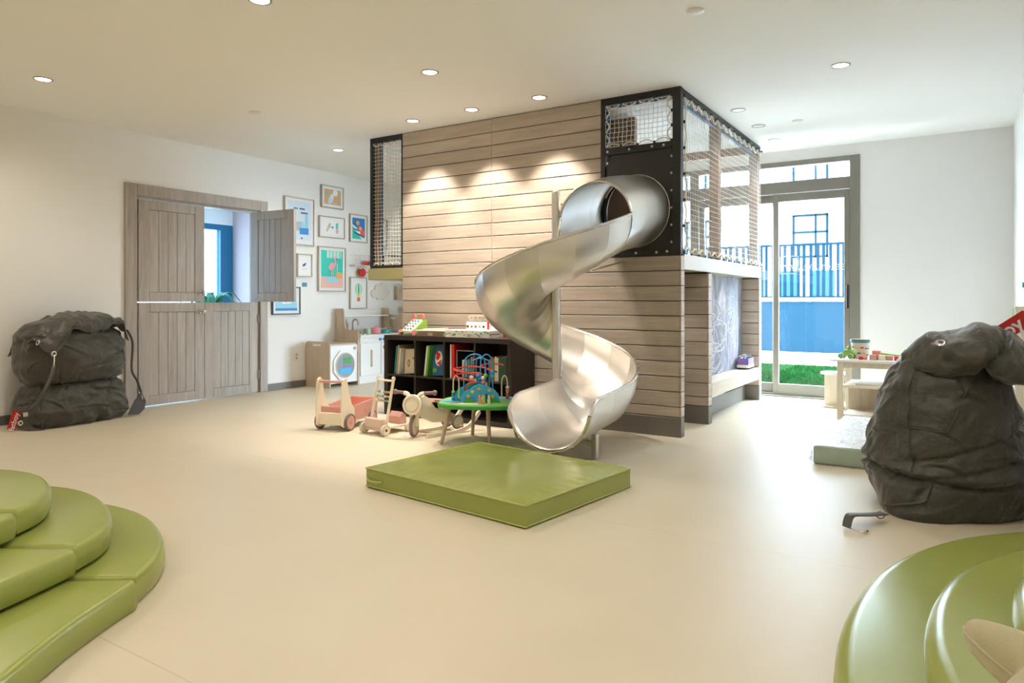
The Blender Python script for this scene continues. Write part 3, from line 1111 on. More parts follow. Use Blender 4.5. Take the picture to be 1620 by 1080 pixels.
# rolled rims
path_o, path_i = [], []
for k in range(0, 97):
    c, n = station('helix', k / 96)
    path_o.append(c + n * A_ + Vector((0, 0, WH)))
    path_i.append(c - n * A_ + Vector((0, 0, WH)))
for t_ in (.2, .4, .6, .8, .87, .93, .97, 1.0):
    c, n = station('exit', t_)
    path_o.append(c + n * A_ + Vector((0, 0, exit_wh(t_))))
    path_i.append(c - n * A_ + Vector((0, 0, exit_wh(t_))))
# rounded corners at the mouth: rims run into the U shaped end bead
MB(SO).tube(path_o, .012, 10).build('rim', STEELR, sl, True)
MB(SO).tube(path_i, .010, 10).build('rim', STEELR, sl, True)
c, n = station('exit', 1.0)
MB(SO).tube(section(c, n, wh=exit_wh(1.0)), .015, 10).build('end_rim', STEELR, sl, True)
c, n = station('tube', 1.0)
arch = [p for p in section(c, n, full=True)]
top = [c + n * (A_ * 1.03 * math.sin(ph)) + Vector((0, 0, A_ * 1.03 * (1 - math.cos(ph)))) for ph in [R(100 + 160 * j / 24) for j in range(25)]]
MB(SO).tube(top, .010, 8).build('opening_rim', STEELR, sl, True)
# flange on the plate
c, n = station('tube', 0.0)
MB(SO).tube(section(c, n, full=True), .014, 8).build('flange', STEELR, sl, True)
# pole with domed cap, base plate
MB(SO).cyl((AX, AY, 0.01), (AX, AY, 1.93), .034, 24).lathe([(.034, 1.93), (.031, 1.945), (.018, 1.953), (.002, 1.955)], 24, Matrix.Translation((AX, AY, 0))).build('pole', STEEL, sl, True)
MB(SO).box(AX - .1, AX + .1, AY - .1, AY + .1, 0, .012, .003).build('base_plate', STEEL, sl)
# support legs near the mouth
for (lx, ly, top_) in ((4.42, 2.16, .115), (4.42, 2.48, .115)):
    MB(SO).box(lx - .025, lx + .025, ly - .018, ly + .018, 0, top_ + .06, .003).build('support_leg', STEEL, sl)
MB(SO).box(4.40, 4.44, 2.16, 2.48, .10, .125, .003).build('cross_brace', STEEL, sl)
# bracket from trough to pole and to the wall
MB(SO).bar((AX, AY, 1.25), (AX - .12, AY - .06, 1.32), .03, .02, .002).build('bracket', STEEL, sl)
MB(SO).bar((5.47, 2.42, 1.43), (5.02, 2.50, 1.34), .03, .01, .002).build('bracket', STEEL, sl)

# ================================================================ LANDING MAT
mt = thing('landing_mat', 'square green vinyl crash mat at the foot of the steel slide', 'mat', (3.44, 2.315, 0), R(-7))
hx, hy, th = .495, .605, .112
m = MB()


def mat_top(u, v):
    x, y = (u * 2 - 1) * hx, (v * 2 - 1) * hy
    e = (1 - (u * 2 - 1) ** 8) * (1 - (v * 2 - 1) ** 8)
    z = th + .010 * e + .004 * noise.noise(Vector((x * 5, y * 5, 1))) * e
    # fine puckers along the seams
    d = min(hx - abs(x), hy - abs(y))
    z += .0025 * math.sin((x if hy - abs(y) < hx - abs(x) else y) * 75 + 2 * noise.noise(Vector((x * 9, y * 9, 3)))) * math.exp(-d * 14) * (1 - math.exp(-d * 60))
    return (x, y, z)


m.grid(mat_top, 60, 70)
b = MB().box(-hx, hx, -hy, hy, .004, th - .002, .004)
m.build('top_cover', GREEN, mt, True, 60)
b.build('body', GREEN, mt, True)
loop = [(-hx, -hy), (hx, -hy), (hx, hy), (-hx, hy)]
for z in (.010, th):
    pts = []
    for (ax_, ay_), (bx_, by_) in zip(loop, loop[1:] + loop[:1]):
        for k in range(8):
            pts.append((ax_ + (bx_ - ax_) * k / 8, ay_ + (by_ - ay_) * k / 8, z))
    MB().tube(pts, .0045, 6, closed=True).build('piping', PIPING, mt, True)
hd = MB()
yy = hy - .09
hd.tube([(-hx - .004, yy + .07, .055), (-hx - .016, yy + .05, .05), (-hx - .018, yy, .048), (-hx - .016, yy - .04, .05), (-hx - .004, yy - .06, .055)], .006, 6)
hd.build('carry_handle', PIPING, mt, True)

# ================================================================ GREEN SOFT STEPS
def soft_block(name, label, outline, z0, z1, rad, puff=.012, group=None, n=10, seam_sharp=None):
    """closed outline (x,y) counter-clockwise -> padded block"""
    P0 = [Vector((p[0], p[1])) for p in outline]
    P = []
    for a_, b_ in zip(P0, P0[1:] + P0[:1]):
        nn = max(1, int((b_ - a_).length / .05))
        for j in range(nn):
            q = a_.lerp(b_, j / nn)
            if not P or (q - P[-1]).length > .018:
                P.append(q)
    k = len(P)
    area = sum(P[i].x * P[(i + 1) % k].y - P[(i + 1) % k].x * P[i].y for i in range(k))
    if area < 0:
        P.reverse()
    nr = []
    for i in range(k):
        t = (P[(i + 1) % k] - P[i - 1]).normalized()
        nr.append(Vector((-t.y, t.x)))      # inward for CCW
    rings = [(.004, z0 + .002), (0, z0 + .012)]
    hz = z1 - z0
    rings += [(-.004, z0 + hz * .4), (-.002, z1 - rad)]
    for j in range(1, 6):
        a = PI / 2 * j / 5
        rings.append((rad * (1 - math.cos(a)) * 1.0, z1 - rad + rad * math.sin(a)))
    vs, fs = [], []
    for (off, z) in rings:
        for i in range(k):
            q = P[i] + nr[i] * off
            vs.append((q.x, q.y, z))
    for r_ in range(len(rings) - 1):
        for i in range(k):
            fs.append((r_ * k + i, r_ * k + (i + 1) % k, (r_ + 1) * k + (i + 1) % k, (r_ + 1) * k + i))
    fs.append(tuple(range(k - 1, -1, -1)))
    fs.append(tuple((len(rings) - 1) * k + i for i in range(k)))
    c = sum(P, Vector((0, 0))) / k
    o = MB((c.x, c.y, z0)).add(vs, fs).build(name, GREEN, None, True, 50)
    return tag(o, label, 'soft play step', group)


def curve2(pts, n=8):
    return [(p.x, p.y) for p in spline([(x, y, 0) for x, y in pts], n)]


SG = 'green soft step blocks in the left foreground'
TI = .105
# rounded end blocks (behind the seam) and wavy blocks (in front of it)
e1 = curve2([(1.395, 2.515), (1.54, 2.63), (1.66, 2.78), (1.755, 2.98), (1.82, 3.18), (1.84, 3.39), (1.815, 3.6), (1.72, 3.85), (1.5, 4.1), (1.1, 4.3), (.5, 4.4)]) + [(.2, 4.4), (.62, 3.56), (1.25, 2.72)]
w1_ = [(1.385, 2.505)] + curve2([(1.375, 2.475), (1.26, 2.42), (1.10, 2.33), (.96, 2.235), (.82, 2.13), (.66, 2.02), (.45, 1.93), (.15, 1.9), (-.3, 1.95)]) + [(-.6, 2.05), (-.6, 3.55), (.608, 3.552), (1.24, 2.712)]
soft_block('soft_step', 'rounded end block of the lowest tier of the left green steps', e1, 0, TI, .022, group=SG)
soft_block('soft_step', 'long wavy block of the lowest tier of the left green steps', w1_, 0, TI, .022, group=SG)
e2 = curve2([(1.285, 2.712), (1.42, 2.80), (1.53, 2.94), (1.635, 3.19), (1.685, 3.46), (1.65, 3.70), (1.52, 3.92), (1.2, 4.1), (.6, 4.2)]) + [(.3, 4.2), (.70, 3.70), (1.17, 2.91)]
w2_ = [(1.275, 2.702)] + curve2([(1.265, 2.675), (1.11, 2.61), (1.0, 2.57), (.8, 2.51), (.5, 2.46), (.1, 2.45)]) + [(-.4, 2.5), (-.4, 3.69), (.688, 3.692), (1.158, 2.902)]
soft_block('soft_step', 'rounded end block of the middle tier of the left green steps', e2, TI + .012, 2 * TI, .022, group=SG)
soft_block('soft_step', 'long block of the middle tier of the left green steps', w2_, TI + .012, 2 * TI, .022, group=SG)
e3 = curve2([(1.205, 2.985), (1.325, 3.075), (1.44, 3.25), (1.515, 3.52), (1.49, 3.74), (1.38, 3.92), (1.1, 4.0), (.7, 4.05)]) + [(.4, 4.05), (.70, 3.85), (1.09, 3.17)]
w3_ = [(1.195, 2.975)] + curve2([(1.185, 2.945), (1.12, 2.905), (1.0, 2.86), (.8, 2.83), (.4, 2.82)]) + [(-.2, 2.85), (-.2, 3.84), (.688, 3.842), (1.078, 3.162)]
soft_block('soft_step', 'rounded end block of the top tier of the left green steps', e3, 2 * TI + .012, 3 * TI, .022, group=SG)
soft_block('soft_step', 'long block of the top tier of the left green steps', w3_, 2 * TI + .012, 3 * TI, .022, group=SG)

RGp = 'glossy green soft steps in the right foreground'
yw = Y0 + .02
r1 = curve2([(3.93, yw), (3.72, -.14), (3.5, .045), (3.2, .195), (2.88, .285), (2.52, .322), (2.22, .312), (1.9, .26), (1.55, .12), (1.3, -.1), (1.15, yw)])
r2 = curve2([(3.38, yw), (3.2, -.22), (2.98, -.075), (2.76, .02), (2.5, .075), (2.24, .09), (1.98, .065), (1.72, -.01), (1.5, -.15), (1.35, yw)])
r3 = curve2([(2.92, yw), (2.8, -.29), (2.64, -.19), (2.46, -.13), (2.26, -.11), (2.06, -.125), (1.85, -.19), (1.68, -.29), (1.57, yw)])
soft_block('soft_step', 'lowest and widest glossy tier of the right green steps', r1, 0, TI, .05, .01, RGp)
soft_block('soft_step', 'middle glossy tier of the right green steps', r2, TI + .012, 2 * TI + .01, .05, .01, RGp)
soft_block('soft_step', 'top tier of the right green steps against the wall', r3, 2 * TI + .022, 3 * TI + .02, .05, .01, RGp)
# star cushion
SC = (1.55, -.16, .335)
star = thing('star_cushion', 'beige star shaped cushion on the right green steps', 'cushion', SC)


def star_pt(a):
    """rounded five pointed star radius"""
    k = (a / (2 * PI) * 5) % 1.0
    d = abs(k - .5) * 2
    return .085 + .10 * d ** 1.6


CUSH = mat('beige_cotton', (.50, .45, .29), .85, bump=(220, .12), sheen=.3)
mm = MB()
nA, nB = 90, 12
vs, fs = [], []
for sgn in (1, -1):
    base = len(vs)
    for j in range(nB + 1):
        t = j / nB
        for i in range(nA):
            a = 2 * PI * i / nA
            rr_ = star_pt(a + .12) * math.sin(t * PI / 2)
            h_ = .062 * math.cos(t * PI / 2) ** .7
            vs.append((rr_ * math.cos(a), rr_ * math.sin(a), sgn * h_))
    for j in range(nB):
        for i in range(nA):
            fs.append((base + j * nA + i, base + j * nA + (i + 1) % nA, base + (j + 1) * nA + (i + 1) % nA, base + (j + 1) * nA + i))
Mx = Matrix.Translation((0, 0, .085)) @ Matrix.Rotation(R(-14), 4, 'Y') @ Matrix.Rotation(R(10), 4, 'X')
bmx = mm.add(vs, fs, Mx)
o = bmx.build('cushion_body', CUSH, star, True, 60)
edge = [Mx @ Vector((star_pt(2 * PI * i / 90 + .12) * math.cos(2 * PI * i / 90), star_pt(2 * PI * i / 90 + .12) * math.sin(2 * PI * i / 90), 0)) for i in range(90)]
MB().tube(edge, .004, 6, closed=True).build('seam_piping', CUSH, star, True)
# ================================================================ BEAN BAGS
def fbm(v, o=3):
    s, a = 0.0, 1.0
    for i in range(o):
        s += a * noise.noise(v)
        v = v * 2.03 + Vector((3.1, 1.7, 5.2))
        a *= .5
    return s


def ridge(v):
    return 1 - abs(noise.noise(v)) * 2.2


def creases(seed, n, z0, z1, a0=-PI, a1=0.0, dmax=.016):
    rd = random.Random(seed)
    out = []
    for i in range(n):
        th_ = rd.choice((rd.uniform(-.5, .5), rd.uniform(-.9, .9), rd.uniform(1.0, 2.2)))
        out.append((rd.uniform(a0, a1), rd.uniform(z0, z1), math.cos(th_), math.sin(th_), rd.uniform(.05, .15), rd.uniform(.006, .012), rd.uniform(.006, dmax)))
    return out


def crease_at(tab, a, z, rad):
    s_ = 0.0
    for (ca_, cz_, cx_, cy_, L_, w_, d_) in tab:
        u_, v_ = (a - ca_) * rad, z - cz_
        if abs(u_) > .3 or abs(v_) > .3:
            continue
        t_ = u_ * cx_ + v_ * cy_
        n_ = -u_ * cy_ + v_ * cx_ + .25 * t_ * t_ / L_
        e_ = (t_ / L_) ** 2
        if e_ < 6 and abs(n_) < .08:
            s_ += -d_ * math.exp(-e_ - (n_ / w_) ** 2) + .75 * d_ * math.exp(-e_ - ((n_ - 2.2 * w_) / (1.5 * w_)) ** 2)
    return s_


CRR = creases(21, 16, .05, .74, dmax=.012)
CRL = creases(8, 34, .05, .90)
# ---- large bean bag on the right
BR = thing('bean_bag', 'big charcoal nylon bean bag standing at the right, its top folded over', 'bean bag', (4.46, .085, 0), R(-89))
TAB = [(0, .335), (.03, .36), (.12, .382), (.19, .388), (.23, .382), (.345, .365), (.49, .338), (.667, .282), (.78, .215), (.86, .13), (.90, .04)]


def bagR(a, z, off=0.0):
    """a: angle in local frame, -90deg faces the viewer"""
    r = lerp_tab(TAB, z)
    front = max(0.0, math.sin(-a))
    ca, sa = math.cos(a), math.sin(a)
    # ledge fold low on the viewer's left, running level across the front
    f = .5 + .5 * math.tanh((math.cos(a + 2.3) + .1) * 3)
    zc = .20 + .02 * math.sin(a * 2 + 1)
    r -= .028 * f * math.exp(-((z - zc) / .014) ** 2)
    r += .016 * f * math.exp(-((z - zc - .035) / .025) ** 2)
    # the base runs out into a corner towards the front left
    cor = max(0.0, math.cos(a + 2.05))
    r += .15 * cor ** 6 * max(0, 1 - z / .20) ** .8
    left = max(0.0, math.cos(a + 2.75))
    r -= .07 * left ** 4 * max(0, 1 - z / .19)
    # long slanting wrinkles
    w = ridge(Vector((a * 1.1 + z * 2.2, z * 5.5 - a * 1.6, 4.0)))
    r += .018 * max(0, w - .35) * (1 if z > .04 else 0)
    zc2 = .36 + .12 * math.sin(a + 1.2)
    r -= .018 * math.exp(-((z - zc2) / .014) ** 2) * (.5 + .5 * math.tanh(4 * math.cos(a + .75)))
    zc3 = .28 + .10 * math.sin(a * 1.0 + .9)
    r -= .014 * math.exp(-((z - zc3) / .012) ** 2) * (.5 + .5 * math.tanh(4 * math.cos(a + .6)))
    r += .012 * fbm(Vector((ca * 2.2, sa * 2.2, z * 3.0)))
    aw_ = ((a + PI) % (2 * PI)) - PI
    r += crease_at(CRR, aw_, z, .38)
    r = max(.02, r + off)
    sq = 1 + .03 * math.cos(2 * a)
    return Vector((r * ca * sq, r * sa * .97, z + .0))


m = MB()
NA, NZ = 220, 110
zs = [(.90) * (j / NZ) for j in range(NZ + 1)]
vs, fs = [], []
for z in zs:
    for i in range(NA):
        vs.append(bagR(2 * PI * i / NA, z))
for j in range(NZ):
    for i in range(NA):
        fs.append((j * NA + i, j * NA + (i + 1) % NA, (j + 1) * NA + (i + 1) % NA, (j + 1) * NA + i))
fs.append(tuple(range(NA - 1, -1, -1)))
fs.append(tuple(NZ * NA + i for i in range(NA)))
m.add(vs, fs).build('body', BAG, BR, True, 80)


def strip(fn, path, w, name, mtl, parent, off=.005):
    """flat band following surface fn(a,z) along path of (a,z)"""
    n = len(path)
    vs, fs = [], []
    for k, (a, z) in enumerate(path):
        vs += [fn(a - w / 2 / .42, z, off * .3), fn(a - w * .4 / .42, z, off), fn(a + w * .4 / .42, z, off), fn(a + w / 2 / .42, z, off * .3)]
    for k in range(n - 1):
        for j in range(3):
            fs.append((k * 4 + j, k * 4 + j + 1, k * 4 + 5 + j, k * 4 + 4 + j))
    return MB().add(vs, fs).build(name, mtl, parent, True, 80)


def lerpath(a, b, n):
    return [(a[0] + (b[0] - a[0]) * k / n, a[1] + (b[1] - a[1]) * k / n) for k in range(n + 1)]


strip(bagR, lerpath((-2.33, .80), (-2.17, .455), 18), .075, 'side_band', BAG, BR, .006)
strip(bagR, lerpath((-2.17, .445), (-2.04, .235), 12), .075, 'side_band', BAG, BR, .007)
MB().tube([bagR(a, z, .006) for a, z in lerpath((-2.34, .45), (-1.57, .445), 16) + lerpath((-1.54, .45), (-1.25, .66), 12)], .0032, 6).build('pocket_seam', BAGD, BR, True)
MB().tube([bagR(a, z, .008) for a, z in lerpath((-2.18, .80), (-2.07, .455), 20) + lerpath((-2.06, .445), (-1.94, .235), 10)], .0025, 6).build('stitched_seam', BAGD, BR, True)
MB().tube([bagR(a, z, .006) for a, z in lerpath((-1.72, .185), (-1.76, .11), 6) + lerpath((-1.80, .10), (-2.20, .045), 10)], .006, 6).build('corner_hem', BAGD, BR, True)


# folded-over top
def foldR(u, v):
    x = -.205 + .60 * u
    hh = lerp_tab([(0, .012), (.12, .055), (.35, .095), (.55, .115), (.8, .115), (1, .06)], u)
    hd = lerp_tab([(0, .03), (.12, .13), (.4, .24), (.7, .26), (1, .15)], u)
    zc = lerp_tab([(0, .80), (.2, .835), (.45, .845), (.62, .855), (.8, .83), (1, .77)], u)
    a = 2 * PI * v
    c, s = math.cos(a), math.sin(a)
    y = -.08 + hd * c
    z = zc + hh * s * (1.0 if s > 0 else 1.2)
    # front lip droops
    if c < 0:
        z -= .055 * (-c) ** 2 * (1 + .3 * math.sin(u * 9))
    k = Vector((x * 5, y * 5, z * 5))
    d = .026 * fbm(k + Vector((2, 0, 0)), 3) + .035 * max(0, ridge(Vector((x * 6 + y * 4, y * 2 - x * 3, 3.3))) - .4)
    # deep crease splitting the fold to the right, small hollow near the grommet
    xc = .185 + .5 * (z - .78)
    d -= .06 * math.exp(-((x - xc) / .022) ** 2) * (1 if c < .3 else .3)
    d -= .045 * math.exp(-((x - .02) / .028) ** 2 - ((z - .80) / .030) ** 2) * (1 if c < 0 else 0)
    return Vector((x, y + d * c, z + d * s))


m = MB().grid(foldR, 70, 56, cv=True)
n0 = 56
b = len(m.v)
m.f.append(tuple(range(55, -1, -1)))
m.f.append(tuple(70 * 56 + j for j in range(56)))
m.build('folded_top', BAG, BR, True, 80)
MB().tube([foldR(.04 + .50 * k / 30, .575 + .03 * math.sin(k * .3)) + Vector((0, -.004, 0)) for k in range(31)], .0035, 6).build('hem_seam', BAGD, BR, True)
# loose sleeve end at far right
m = MB().tube(spline([(.25, -.05, .81), (.31, -.10, .83), (.36, -.06, .80), (.37, .05, .72)], 6), lambda t: .055 + .012 * math.sin(PI * t), 18)
m.build('sleeve_end', BAG, BR, True, 80)
# grommet and dark fold opening
MB().lathe([(.012, 0), (.026, 0), (.027, .004), (.020, .008), (.012, .006)], 20, Matrix.Translation(foldR(.31, .37) + Vector((0, -.004, .004))) @ Matrix.Rotation(R(35), 4, 'X'), True).build('grommet', CHROME, BR, True)
# red label
TG = Matrix.Translation((.235, .06, .915)) @ Matrix.Rotation(R(-38), 4, 'Y')
tg = MB().box(-.15, .17, -.0015, .0015, -.042, .042, .001, 1, TG).build('label_tape', REDTAG, BR)
tm = text_mesh('fatboy', .098, .0006, offset=.002)
tm.materials.append(LETTER)
t = place('lettering', tm, tg, (0, 0, 0))
t.matrix_local = TG @ Matrix.Translation((.005, -.0025, -.004)) @ Matrix.Rotation(R(90), 4, 'X')


def loc_in(o, p):
    M = Matrix.Translation(o.location) @ Matrix.Rotation(o.rotation_euler.z, 4, 'Z')
    return M.inverted() @ Vector(p)


# strap with snap hook lying on the floor
q = lambda x, y, z: loc_in(BR, (x, y, z))
st = spline([q(3.955, .335, .04), q(3.91, .365, .042), q(3.84, .41, .05), q(3.775, .452, .060), q(3.748, .466, .058), q(3.735, .474, .036), q(3.728, .478, .006)], 5)
vs, fs = [], []
loc_dir = (q(3.80, .41, 0) - q(3.84, .46, 0)).normalized()
for k, p in enumerate(st):
    t = (st[min(k + 1, len(st) - 1)] - st[max(k - 1, 0)])
    sd = loc_dir * .026
    vs += [p - sd, p + sd]
for k in range(len(st) - 1):
    fs.append((2 * k, 2 * k + 1, 2 * k + 3, 2 * k + 2))
sp = solidify(MB().add(vs, fs).build('strap', STRAP, BR, True), .004)
hk = MB()
c = q(3.945, .352, .035)
hk.tube([c + Vector((.020 * math.cos(a), .012 * math.sin(a), .018 * math.sin(a))) for a in [2 * PI * k / 16 for k in range(16)]], .0035, 6, closed=True)
hk.build('snap_ring', CHROME, BR, True)
p0, p1, p2, p3 = q(3.735, .475, .010), q(3.70, .440, .012), q(3.685, .395, .010), q(3.715, .385, .009)
MB().tube(spline([p0, p1, p2, p3], 5), .0045, 6).build('snap_hook', CHROME, BR, True)

# ---- crumpled bean bag by the left wall
BL = thing('bean_bag', 'crumpled charcoal nylon bean bag with side straps beside the double door', 'bean bag', (3.22, 6.85, 0), R(8))
WT = [(0, .45), (.05, .49), (.14, .50), (.27, .47), (.34, .44), (.365, .41), (.41, .45), (.52, .485), (.68, .49), (.80, .465), (.90, .36), (.955, .20), (.975, .05)]
DT = [(0, .22), (.06, .265), (.15, .28), (.27, .245), (.345, .20), (.368, .125), (.40, .20), (.52, .25), (.66, .265), (.80, .235), (.90, .16), (.955, .09), (.975, .03)]


def bagL(a, z, off=0.0):
    w, d = lerp_tab(WT, z) * .93, lerp_tab(DT, z) * .95
    c, s = math.cos(a), math.sin(a)
    e = .62
    x = w * math.copysign(abs(c) ** e, c)
    y = d * math.copysign(abs(s) ** e, s)
    front = max(0, -s)
    up = z > .40
    k = Vector((x * 3.0, y * 3, z * 4))
    n = .030 * fbm(k + Vector((7, 1, 3)), 3)
    if up:
        n += .016 * math.exp(-((z - .78) / .07) ** 2) * (ridge(Vector((x * 7, 2.2, z * 6))) - .3)
        n -= .012 * math.exp(-((z - .50 - .03 * math.sin(x * 7)) / .012) ** 2) * math.exp(-((x - .05) / .15) ** 2)
    else:
        n += .022 * (ridge(Vector((x * 5 + z * 3, z * 7, 9.1))) - .45) * front
        n -= .03 * math.exp(-((z - .30 + .12 * x) / .02) ** 2) * (1 if x > .05 else .2) * front
        n -= .02 * math.exp(-((x - .07 - z * .5) / .02) ** 2) * front
    aw_ = ((a + PI) % (2 * PI)) - PI
    n += 1.2 * crease_at(CRL, aw_, z, .40)
    nx, ny = c * abs(c) ** .2, s
    x += nx * (n + off)
    y += ny * (n * 1.2 + off)
    # lean: the upper half slouches a little to the right-hand side and back
    x += .03 * math.sin(z * 3) - .04 * (z / .97)
    y += .04 * z
    zz = z + .02 * x * z
    return Vector((x, y, zz))


vs, fs = [], []
NA, NZ = 220, 110
for j in range(NZ + 1):
    for i in range(NA):
        vs.append(bagL(2 * PI * i / NA, .975 * j / NZ))
for j in range(NZ):
    for i in range(NA):
        fs.append((j * NA + i, j * NA + (i + 1) % NA, (j + 1) * NA + (i + 1) % NA, (j + 1) * NA + i))
fs.append(tuple(range(NA - 1, -1, -1)))
fs.append(tuple(NZ * NA + i for i in range(NA)))
MB().add(vs, fs).build('body', BAG, BL, True, 80)


# flap draped over the top, hanging lower at the left corner
def flapL(u, v):
    x = -.425 + .875 * u
    zend = lerp_tab([(0, .74), (.05, .66), (.10, .60), (.18, .67), (.32, .84), (.5, .80), (.62, .83), (.78, .875), (.9, .87), (1, .70)], u)
    top = lerp_tab([(0, .76), (.1, .84), (.3, .955), (.5, .99), (.75, .98), (.9, .945), (1, .84)], u)
    d = lerp_tab([(0, .19), (.1, .24), (.5, .26), (.9, .22), (1, .14)], u)
    if v < .45:      # back to crest
        t = v / .45
        y = .20 - .20 * t
        z = top - .16 * (1 - t) ** 2
    else:
        t = (v - .45) / .55
        y = -(d + .025) * math.sin(min(1, t * 1.25) * PI / 2)
        z = top - (top - zend) * t ** 1.5
    y += .045 * z + .015 * fbm(Vector((x * 5, v * 3, 2)), 2)
    z += .022 * ridge(Vector((x * 9 + v * 4, v * 3, 7)))
    y -= .02 * max(0, ridge(Vector((x * 11 - v * 5, v * 4, 2))) - .4)
    x += -.04 * z + .02 + .01 * noise.noise(Vector((x * 6, v * 5, 1)))
    return Vector((x, y, z))


o = MB().grid(flapL, 60, 30).build('top_flap', BAG, BL, True, 80)
solidify(o, .012)
MB().tube([flapL(k / 40, .985) + Vector((0, -.008, 0)) for k in range(41)], .005, 6).build('flap_hem', BAGD, BL, True)
cg = flapL(.10, .95)
MB().lathe([(.012, 0), (.024, 0), (.025, .004), (.018, .008), (.012, .006)], 18, Matrix.Translation(cg + Vector((0, -.018, 0))) @ Matrix.Rotation(R(90), 4, 'X'), True).build('grommet', CHROME, BL, True)
cl = flapL(.02, .9)
MB().lathe([(.012, 0), (.024, 0), (.025, .004), (.018, .008), (.012, .006)], 18, Matrix.Translation(cl + Vector((-.016, -.01, 0))) @ Matrix.Rotation(R(-70), 4, 'Y'), True).build('grommet', CHROME, BL, True)


def webbing(pts, w, name, sdv, parent=BL, th=.004):
    P_ = spline(pts, 6)
    vs, fs = [], []
    sd = Vector(sdv).normalized() * w / 2
    for p in P_:
        vs += [p - sd, p + sd]
    for k in range(len(P_) - 1):
        fs.append((2 * k, 2 * k + 1, 2 * k + 3, 2 * k + 2))
    return solidify(MB().add(vs, fs).build(name, STRAP, parent, True), th)


MB().tube([cg + Vector((-.002, -.03, -.01)), cg + Vector((-.012, -.045, -.06)), cg + Vector((-.02, -.05, -.11))], .006, 8).build('snap_hook', CHROME, BL, True)
webbing([cg + Vector((-.02, -.05, -.10)), cg + Vector((-.055, -.06, -.20)), Vector((-.44, -.20, .24)), Vector((-.475, -.10, .15))], .032, 'strap', (1, -.3, .2))
MB().box(-.50, -.46, -.115, -.105, .12, .16, .003).build('strap_buckle', CHROME, BL)
# bottom left corner tab and label
vs = [(-.50, .02, .12), (-.46, -.06, .10), (-.44, -.15, .03), (-.40, -.24, .008), (-.47, -.13, .008), (-.50, -.03, .03)]
solidify(MB().add(vs, [tuple(range(6))]).build('corner_tab', BAGD, BL), .012)
MB().lathe([(.010, 0), (.022, 0), (.023, .004), (.016, .008), (.010, .006)], 18, Matrix.Translation((-.49, -.06, .065)) @ Matrix.Rotation(R(80), 4, 'X') @ Matrix.Rotation(R(-20), 4, 'Y'), True).build('grommet', CHROME, BL, True)
TG = Matrix.Translation((-.525, -.03, .09)) @ Matrix.Rotation(R(-72), 4, 'Y')
tg = MB().box(-.08, .08, -.0015, .0015, -.034, .034, .001, 1, TG).build('label_tape', REDTAG, BL)
tm = text_mesh('fatboy', .062, .0006, offset=.001)
tm.materials.append(LETTER)
t = place('lettering', tm, tg, (0, 0, 0))
t.matrix_local = TG @ Matrix.Translation((-.01, -.0025, -.003)) @ Matrix.Rotation(R(90), 4, 'X')
# right strap: from flap end round to a lower tab
cr_ = flapL(.985, .85)
webbing([cr_ + Vector((0, -.01, .05)), cr_ + Vector((.04, -.02, -.03)), cr_ + Vector((.055, -.02, -.12)), Vector((.44, -.20, .44)), Vector((.475, -.23, .33)), Vector((.50, -.25, .22))], .024, 'strap', (.4, -1, 0))
vs = [(.36, -.25, .02), (.44, -.24, .15), (.50, -.25, .22), (.54, -.26, .13), (.52, -.27, .06), (.46, -.27, .015)]
solidify(MB().add(vs, [tuple(range(6))]).build('corner_tab', BAGD, BL), .016)
MB().tube([Vector((.50, -.25, .20)), Vector((.505, -.265, .17)), Vector((.50, -.27, .15))], .006, 8).build('snap_hook', CHROME, BL, True)

# ================================================================ PICTURES ON THE LEFT WALL
FRAMEM = wood('pale_grey_frame', (.42, .35, .29), (.56, .48, .41), (10, 10, 2), .5, .03, .03)
FRAMEB = mat('dark_blue_frame', (.015, .055, .10), .4)
FRAMEK = mat('black_frame', (.04, .04, .045), .4)
PG = 'framed pictures on the left wall'
C = {k: mat('print_' + k, v, .5) for k, v in dict(tan=(.62, .42, .22), white=(.85, .85, .85), teal=(.02, .58, .47), blue=(.02, .22, .60), navy=(.03, .09, .22), pink=(.85, .38, .42), rose=(.80, .45, .38), coral=(.80, .14, .11), sky=(.30, .62, .80), mint=(.30, .68, .55), grey=(.45, .48, .50), beige=(.62, .50, .34), orange=(.75, .40, .12), paleb=(.65, .75, .85), green=(.06, .40, .12), yellow=(.75, .60, .12)).items()}


